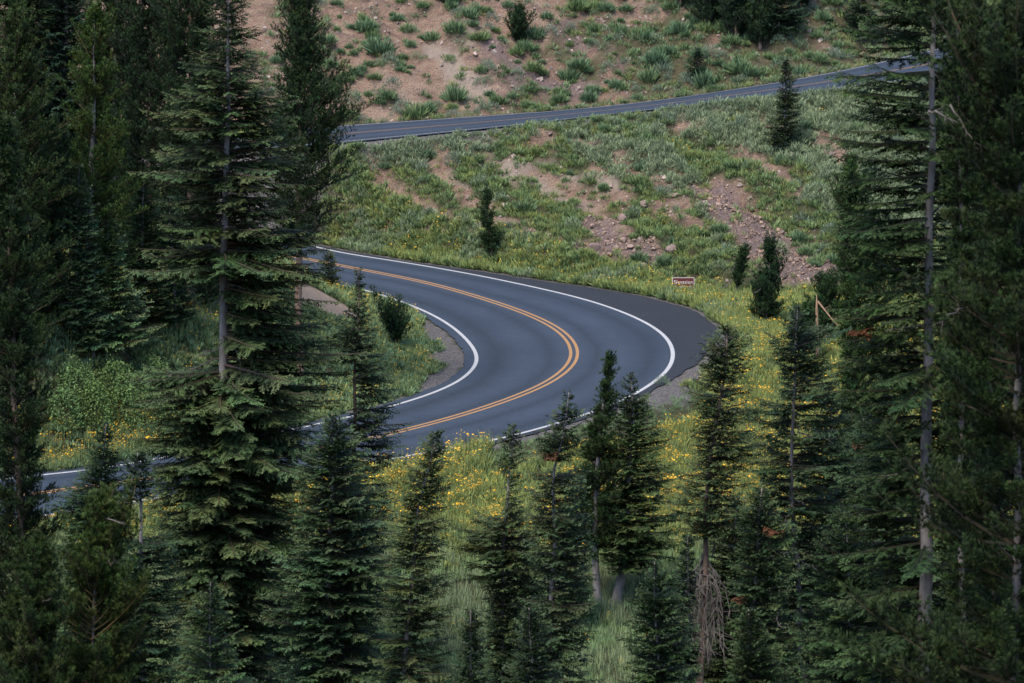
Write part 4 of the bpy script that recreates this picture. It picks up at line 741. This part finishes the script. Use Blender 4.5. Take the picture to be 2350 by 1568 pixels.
# slope between the two roads
def on_road(x, y, k): return (y > k['yb'] - .9) & (y < k['yt'] + .9)
x, y = pts(-15, 32, 198, 232, 17); K = kinds(x, y); k = seen(x, y) & K['mid'] & ~on_road(x, y, K) & (y > K['T'] + 1.2); x, y = take(k, x, y); K = kinds(x, y); z = height(x, y)
k = rp.random(len(x)) < np.clip(K['veg'] * 1.0 + .15, 0, 1) * (1 - .8 * K['scree']); x, y, z = take(k, x, y, z); s_ = K['s'][k]; a_, c_ = along(x, y)
sg = fbm(a_ * .15, c_ * .45, 51) + .22 * s_ ** 2; rr_ = rp.random(len(x)); st_ = Stuff()
k = (sg > .585); st_.add('smallsage', *take(k, x, y, z), (.9, 1.7)); k = (sg <= .585) & (rr_ < .34); st_.add('small', *take(k, x, y, z), (.8, 1.7)); k = (sg <= .585) & (rr_ >= .34) & (rr_ < .62); st_.add('yg', *take(k, x, y, z), (.6, 1.1)); k = (sg <= .585) & (rr_ >= .62) & (rr_ < .70); st_.add('leafyfl', *take(k, x, y, z), (.5, .9)); k = (rr_ > .72) & (sg <= .585); st_.add('grass', *take(k, x, y, z), (.6, 1.2), (1.1, 1.1, 1.1))
st_.done('slope_plants', 'low green and grey-green growth covering the slope between the roads', 'slope plants')
# thin growth on the cut slope above the upper road, and the green ground past its end
x, y = pts(-16, 34, 222, 262, 11); K = kinds(x, y); k = seen(x, y) & K['up'] & (y > K['yt'] + .7); x, y = take(k, x, y); K = kinds(x, y); z = height(x, y); k = (rp.random(len(x)) < K['veg'] * .85 + .14) & (z < 26); x, y, z = take(k, x, y, z); rr_ = rp.random(len(x)); st_ = Stuff()
st_.add('small', *take(rr_ < .3, x, y, z), (.7, 1.7)); st_.add('yg', *take(rr_ > .9, x, y, z), (.6, 1.3)); st_.add('grass', *take((rr_ >= .3) & (rr_ < .55), x, y, z), (.4, .9)); st_.add('smallsage', *take((rr_ >= .55) & (rr_ < .75), x, y, z), (.6, 1.2)); st_.add('straw', *take(rr_ >= .75, x, y, z), (.5, 1))
st_.done('sparse_growth', 'thin tufts of grass and herbs scattered over the bare cut slope', 'sparse plants')
# inside the bend
x, y = pts(-24, 4, 156, 216, 12); k = inside(x, y, INT) & seen(x, y); x, y = take(k, x, y); d = poly_dist(x, y, inner_edge[::2]); lat, ii = lat_of(x, y); apx = np.abs(ii - ap) * STEP; wi = .2 + 2.3 * ss(14, 4, apx) * vn(x * .5, y * .4, 8) ** 1.2
bare = np.exp(-(((x - mc[0]) / 1.8) ** 2 + ((y - mc[1]) / 4.5) ** 2)); k = (d > wi) & (bare < .45); x, y = take(k, x, y); z = height(x, y); rr_ = rp.random(len(x)); pf = vn(x * .45, y * .3, 28); st_ = Stuff()
uu, vv = col_of(x, y, z); fs = (uu < 480) & (vv > 960); st_.add('meadow3', *take(fs & (rp.random(len(x)) < .7), x, y, z), (.8, 1.2)); fs2 = (uu < 480) & (vv < 800); st_.add('meadow1', *take(fs2 & (rp.random(len(x)) < .6), x, y, z), (.8, 1.3)); st_.add('verge', *take(rr_ < .42, x, y, z), (.6, 1.05)); st_.add('vergefl', *take((rr_ >= .42) & (pf > .35), x, y, z), (.6, 1.05)); st_.add('yg', *take((rr_ >= .42) & (pf <= .5) & (rr_ < .8), x, y, z), (.7, 1.2)); st_.add('meadow1', *take(rr_ > .85, x, y, z), (.6, .9))
st_.done('inner_plants', 'green leafy plants with yellow flowers on the ground inside the bend', 'bank plants')
# grass fringe along the upper road
st_ = Stuff(); n_ = 2600; x = rp.uniform(-14, 30, n_); yb_ = np.interp(x, xx, UBs[:, 1]); yt_ = np.interp(x, xx, UTs[:, 1]); top = rp.random(n_) < .35
y = np.where(top, yt_ + SH + rp.uniform(0, .9, n_), yb_ - SH - rp.uniform(.25, 1.3, n_)); z = height(x, y); st_.add('straw', *take(rp.random(n_) < .5, x, y, z), (.5, .9)); k = rp.random(n_) < .4; st_.add('smallsage', *take(k & ~top, x, y, z), (.7, 1.3))
st_.done('roadside_grass', 'straw-coloured and grey-green fringe along the upper road', 'roadside grass')

# individual clumps: one mesh per look, each clump an object of its own
def clump_mesh(nm_, vc): return quads(nm_, vc[0], vc[1], M['plants'])
CL = dict(leafy=[clump_mesh('leafy_clump', t_leafy(rp, .52, .66, 300, .048)) for _ in range(5)], sage=[clump_mesh('sagebrush', t_sage(rp, .5, .6, 300)) for _ in range(4)], fl=[clump_mesh('flowering_clump', t_leafy(rp, .48, .64, 240, .045, GRN, YG * 1.1, 6)) for _ in range(4)])
def scatter(n_, gen, min_d):
    out = []
    for _ in range(n_ * 40):
        if len(out) >= n_: break
        p = gen()
        if p is None: continue
        if all((p[0] - q[0]) ** 2 + (p[1] - q[1]) ** 2 > min_d ** 2 for q in out): out.append(p)
    return out
def third(u, a, b_, names): return names[0] if u < a else (names[1] if u < b_ else names[2])
def place(kind, nm_, p, lab, cat, grp, sc_):
    me = CL[kind][rp.integers(len(CL[kind]))]; o = link(nm_, me); z = float(height(p[0], p[1])); o.location = (p[0], p[1], z - .04); o.rotation_euler = (0, 0, rp.uniform(0, 6.28)); o.scale = (sc_ * rp.uniform(.85, 1.2), sc_, sc_ * rp.uniform(.8, 1.2)); return meta(o, lab, cat, grp)
def gen_up():
    x = rp.uniform(-13, 19); y = rp.uniform(225, 252); k = kinds(np.array([x]), np.array([y])); 
    if not (k['up'][0] and y > k['yt'][0] + 1.2): return None
    if not seen(x, y): return None
    z = float(height(x, y)); u, v = col_of(x, y, z)
    if v < -10 or rp.random() > .04 + 1.1 * ss(.26, .46, fbm(np.array([x * .35]), np.array([y * .35]), 13)[0]): return None
    return (x, y, u, v)
for p in scatter(299, gen_up, .38):
    u, v = p[2], p[3]; zone = third(u, 1050, 1450, ('left end', 'middle', 'right end')); row = third(v, 90, 190, ('high on', 'halfway up', 'low on')); k_ = rp.random()
    if k_ < .7: place('leafy', 'leafy_clump', p, f'broad-leaved green clump {row} the {zone} of the bare cut slope', 'plant', f'green clumps {row} the {zone} of the cut slope', rp.uniform(.45, 1.0) * rp.choice([.8, 1.1, 1.6]))
    else: place('sage', 'sagebrush', p, f'grey-green sagebrush {row} the {zone} of the bare cut slope', 'shrub', f'sagebrush {row} the {zone} of the cut slope', rp.uniform(.6, 1.2))
def gen_mid():
    x = rp.uniform(-12, 24); y = rp.uniform(203, 228); k = kinds(np.array([x]), np.array([y]))
    if not (k['mid'][0] and y > k['T'][0] + 1.8 and y < k['yb'][0] - 1.5 and seen(x, y)): return None
    if rp.random() > k['veg'][0] * .9 + .12: return None
    z = float(height(x, y)); u, v = col_of(x, y, z); return (x, y, u, v)
for p in scatter(170, gen_mid, .8):
    u, v = p[2], p[3]; zone = third(u, 1150, 1500, ('left', 'middle', 'right')); kk = kinds(np.array([p[0]]), np.array([p[1]])); row = third(kk['s'][0], .33, .66, ('low on', 'halfway up', 'high on')); k_ = rp.random()
    if k_ < .42: place('leafy', 'leafy_clump', p, f'broad-leaved green clump {row} the {zone} of the slope between the roads', 'plant', f'green clumps {row} the {zone} of the slope between the roads', rp.uniform(.6, 1.2))
    elif k_ < .62: place('fl', 'flowering_clump', p, f'green clump with yellow flowers {row} the {zone} of the slope between the roads', 'plant', f'flowering clumps {row} the {zone} of the slope between the roads', rp.uniform(.6, 1.1))
    else: place('sage', 'sagebrush', p, f'grey-green sagebrush {row} the {zone} of the slope between the roads', 'shrub', f'sagebrush {row} the {zone} of the slope between the roads', rp.uniform(.6, 1.3))
q = hit(1520, 886); place('sage', 'sagebrush', (q[0], q[1]), 'round pale sagebrush at the white edge line where the bend turns back', 'shrub', None, .75)

# broadleaf bushes on the bank at the left
def bush_mesh(R, H, r):
    n_ = int(1500 * R * H); th = r.uniform(0, 6.28, n_); ph = np.arccos(r.uniform(-.1, 1, n_)); q = r.uniform(.5, 1, n_) ** .5
    lump = .75 + .5 * vn(th * 1.6, ph * 3, 12); u = np.stack([np.cos(th) * np.sin(ph) * R, np.sin(th) * np.sin(ph) * R, np.cos(ph) * H + .15], -1) * (q * lump)[:, None]
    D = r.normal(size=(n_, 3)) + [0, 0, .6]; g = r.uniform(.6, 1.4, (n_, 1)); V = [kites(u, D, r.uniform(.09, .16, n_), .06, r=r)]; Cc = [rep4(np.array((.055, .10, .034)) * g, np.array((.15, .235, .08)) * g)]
    for k in range(10):
        v, c = rod(np.array([[0, 0, 0], [math.cos(k) * R * .4, math.sin(k) * R * .4, H * .6]]), [.02, .006], (.07, .05, .04)); V.append(v); Cc.append(c)
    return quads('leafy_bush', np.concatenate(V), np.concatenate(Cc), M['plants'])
rb = np.random.default_rng(3)
for (u, v, w, h_, lab) in [(150,985,70,150,'leftmost dark leafy bush of the thicket above the lower left road'),(215,985,75,170,'second dark leafy bush from the left in the thicket above the road'),(285,982,75,160,'middle dark leafy bush of the thicket above the lower left road'),(350,980,70,150,'dark leafy bush of the thicket nearest the tall fir'),(180,930,80,150,'rear left leafy bush of the thicket, flowers behind it'),(270,925,90,140,'rear middle leafy bush of the thicket below the young firs'),(360,925,80,150,'rear right leafy bush of the thicket beside the tall fir'),(420,960,60,150,'leafy bush behind the lower boughs of the tall fir')]:
    q = hit(u, v); s = q[1] / FP; o = link('leafy_bush', bush_mesh(w * s * .62, h_ * s * .62, rb)); o.location = tuple(q); meta(o, lab, 'bush', 'bushes on the bank above the lower left road')

# ------------------------------------------------------------------ rocks
def rock_mesh(r, R, sub=2):
    import bmesh
    bm = bmesh.new(); bmesh.ops.create_icosphere(bm, subdivisions=sub, radius=1); off = r.normal(size=3) * 9; planes = [(lambda d: d / np.linalg.norm(d))(r.normal(size=3)) for _ in range(9)]; cut = r.uniform(.5, .85, 9)
    sc3 = np.array([r.uniform(.8, 1.25), r.uniform(.7, 1.1), r.uniform(.55, .9)])
    for v in bm.verts:
        p = np.array(v.co)
        for d, c in zip(planes, cut):
            e_ = p.dot(d) - c
            if e_ > 0: p = p - d * e_ * .92
        v.co = Vector(p * sc3 * R)
    me = bpy.data.meshes.new('boulder'); bm.to_mesh(me); bm.free(); me.materials.append(M['rock']); return me
rr3 = np.random.default_rng(21)
for (u, v, w, lab) in [(1427,506,34,'pale boulder alone in the middle of the slope between the roads'),(1363,578,34,'large tan boulder at the left of the rockfall above the verge'),(1392,560,16,'small stone right of the large tan boulder'),(1430,558,22,'angular stone at the top of the rockfall cluster'),(1446,570,20,'stone just under the top of the rockfall cluster'),(1416,575,16,'small stone left inside the rockfall cluster'),(1542,582,34,'reddish upright boulder right of the rockfall, above the sign'),(1485,596,26,'brown boulder at the right foot of the rockfall'),(1472,612,22,'tan stone below the brown boulder of the rockfall'),(1414,620,26,'pale flat rock half sunk in the verge plants'),(1512,638,22,'flat tan stone left of the sign behind the verge'),(1576,616,14,'small pale stone above the sign'),(1686,680,24,'tan block right of the sign at the slope foot'),(1627,660,18,'grey-pink stone just right of the sign'),(1640,668,14,'small stone right of the grey-pink one'),(1705,692,16,'small tan stone below the tan block'),(169,786,26,'lone grey-pink rock among the flowers on the left bank'),(1500,575,14,'small stone between the rockfall and the reddish boulder'),(1400,590,14,'small stone under the large tan boulder'),(1455,548,14,'small stone above the rockfall cluster'),(1360,525,18,'small pale rock on the dirt streak in mid slope'),(1650,95,14,'pale stone high on the cut slope right of centre'),(1680,136,14,'pale stone on the cut slope near the little fir'),(1545,455,26,'low flat outcrop on the slope right of centre'),(1478,478,24,'flat grey slab on the slope between the roads'),(1030,64,20,'pale knob of rock near the top left of the cut slope')]:
    q = hit(u, v); s = q[1] / FP; o = link('boulder', rock_mesh(rr3, w * s * .5)); o.location = (q[0], q[1], q[2] + w * s * .10); o.rotation_euler = (0, 0, rr3.uniform(0, 6)); meta(o, lab, 'rock', 'boulders on the slopes')
def stones(x, y, z, size, col_a, col_b):
    cube = np.array([(-1,-1,-1),(1,-1,-1),(1,1,-1),(-1,1,-1),(-1,-1,1),(1,-1,1),(1,1,1),(-1,1,1)], float); fc = np.array([(0,3,2,1),(4,5,6,7),(0,1,5,4),(1,2,6,5),(2,3,7,6),(3,0,4,7)]); n_ = len(x)
    V = cube[None] * rp.uniform(.5, 1, (n_, 1, 3)) + rp.normal(size=(n_, 8, 3)) * .22; q = rp.normal(size=(n_, 4)); q /= np.linalg.norm(q, axis=1)[:, None]; a, b_, c, d = q.T
    R = np.stack([np.stack([1-2*(c*c+d*d), 2*(b_*c-a*d), 2*(b_*d+a*c)], -1), np.stack([2*(b_*c+a*d), 1-2*(b_*b_+d*d), 2*(c*d-a*b_)], -1), np.stack([2*(b_*d-a*c), 2*(c*d+a*b_), 1-2*(b_*b_+c*c)], -1)], 1)
    V = np.einsum('nij,nkj->nki', R, V) * size[:, None, None] + np.stack([x, y, z], -1)[:, None]; V = V[:, fc].reshape(-1, 3); t = rp.random((n_, 1)); cc = np.repeat(col_a * (1 - t) + col_b * t, 24, axis=0); return V, cc
x, y = pts(-6, 26, 198, 226, 60); K = kinds(x, y); k = (rp.random(len(x)) < K['scree'] ** 1.3) & seen(x, y) & K['mid']; x, y = take(k, x, y); z = height(x, y); V1, C1 = stones(x, y, z, rp.uniform(.03, .06, len(x)) * rp.choice([.5, .7, .9, 1.1, 1.5], len(x)), np.array((.15, .105, .10)), np.array((.33, .235, .20)))
o = link('scree', quads('scree', V1, C1, M['rubble'])); meta(o, 'fan of broken purplish stones spilling down the right of the slope', 'scree', None, 'stuff')
x, y = pts(-14, 24, 200, 258, 10); K = kinds(x, y); k = seen(x, y) & (K['mid'] | K['up']) & ~on_road(x, y, K) & (rp.random(len(x)) < (1 - K['veg']) * .8 * vn(x * .4, y * .4, 81) + .12 + .5 * K['scree']); x, y = take(k, x, y); z = height(x, y); V1, C1 = stones(x, y, z, rp.uniform(.02, .05, len(x)) * rp.choice([1, 1, 1.5, 2.4], len(x)), np.array((.20, .14, .115)), np.array((.42, .32, .27)))
o = link('loose_stones', quads('loose_stones', V1, C1, M['rubble'])); meta(o, 'small loose stones strewn over the bare dirt of both slopes', 'stones', None, 'stuff')

print('QUADS', {k: v for k, v in COUNT.items() if v > 50000}, sum(COUNT.values()))
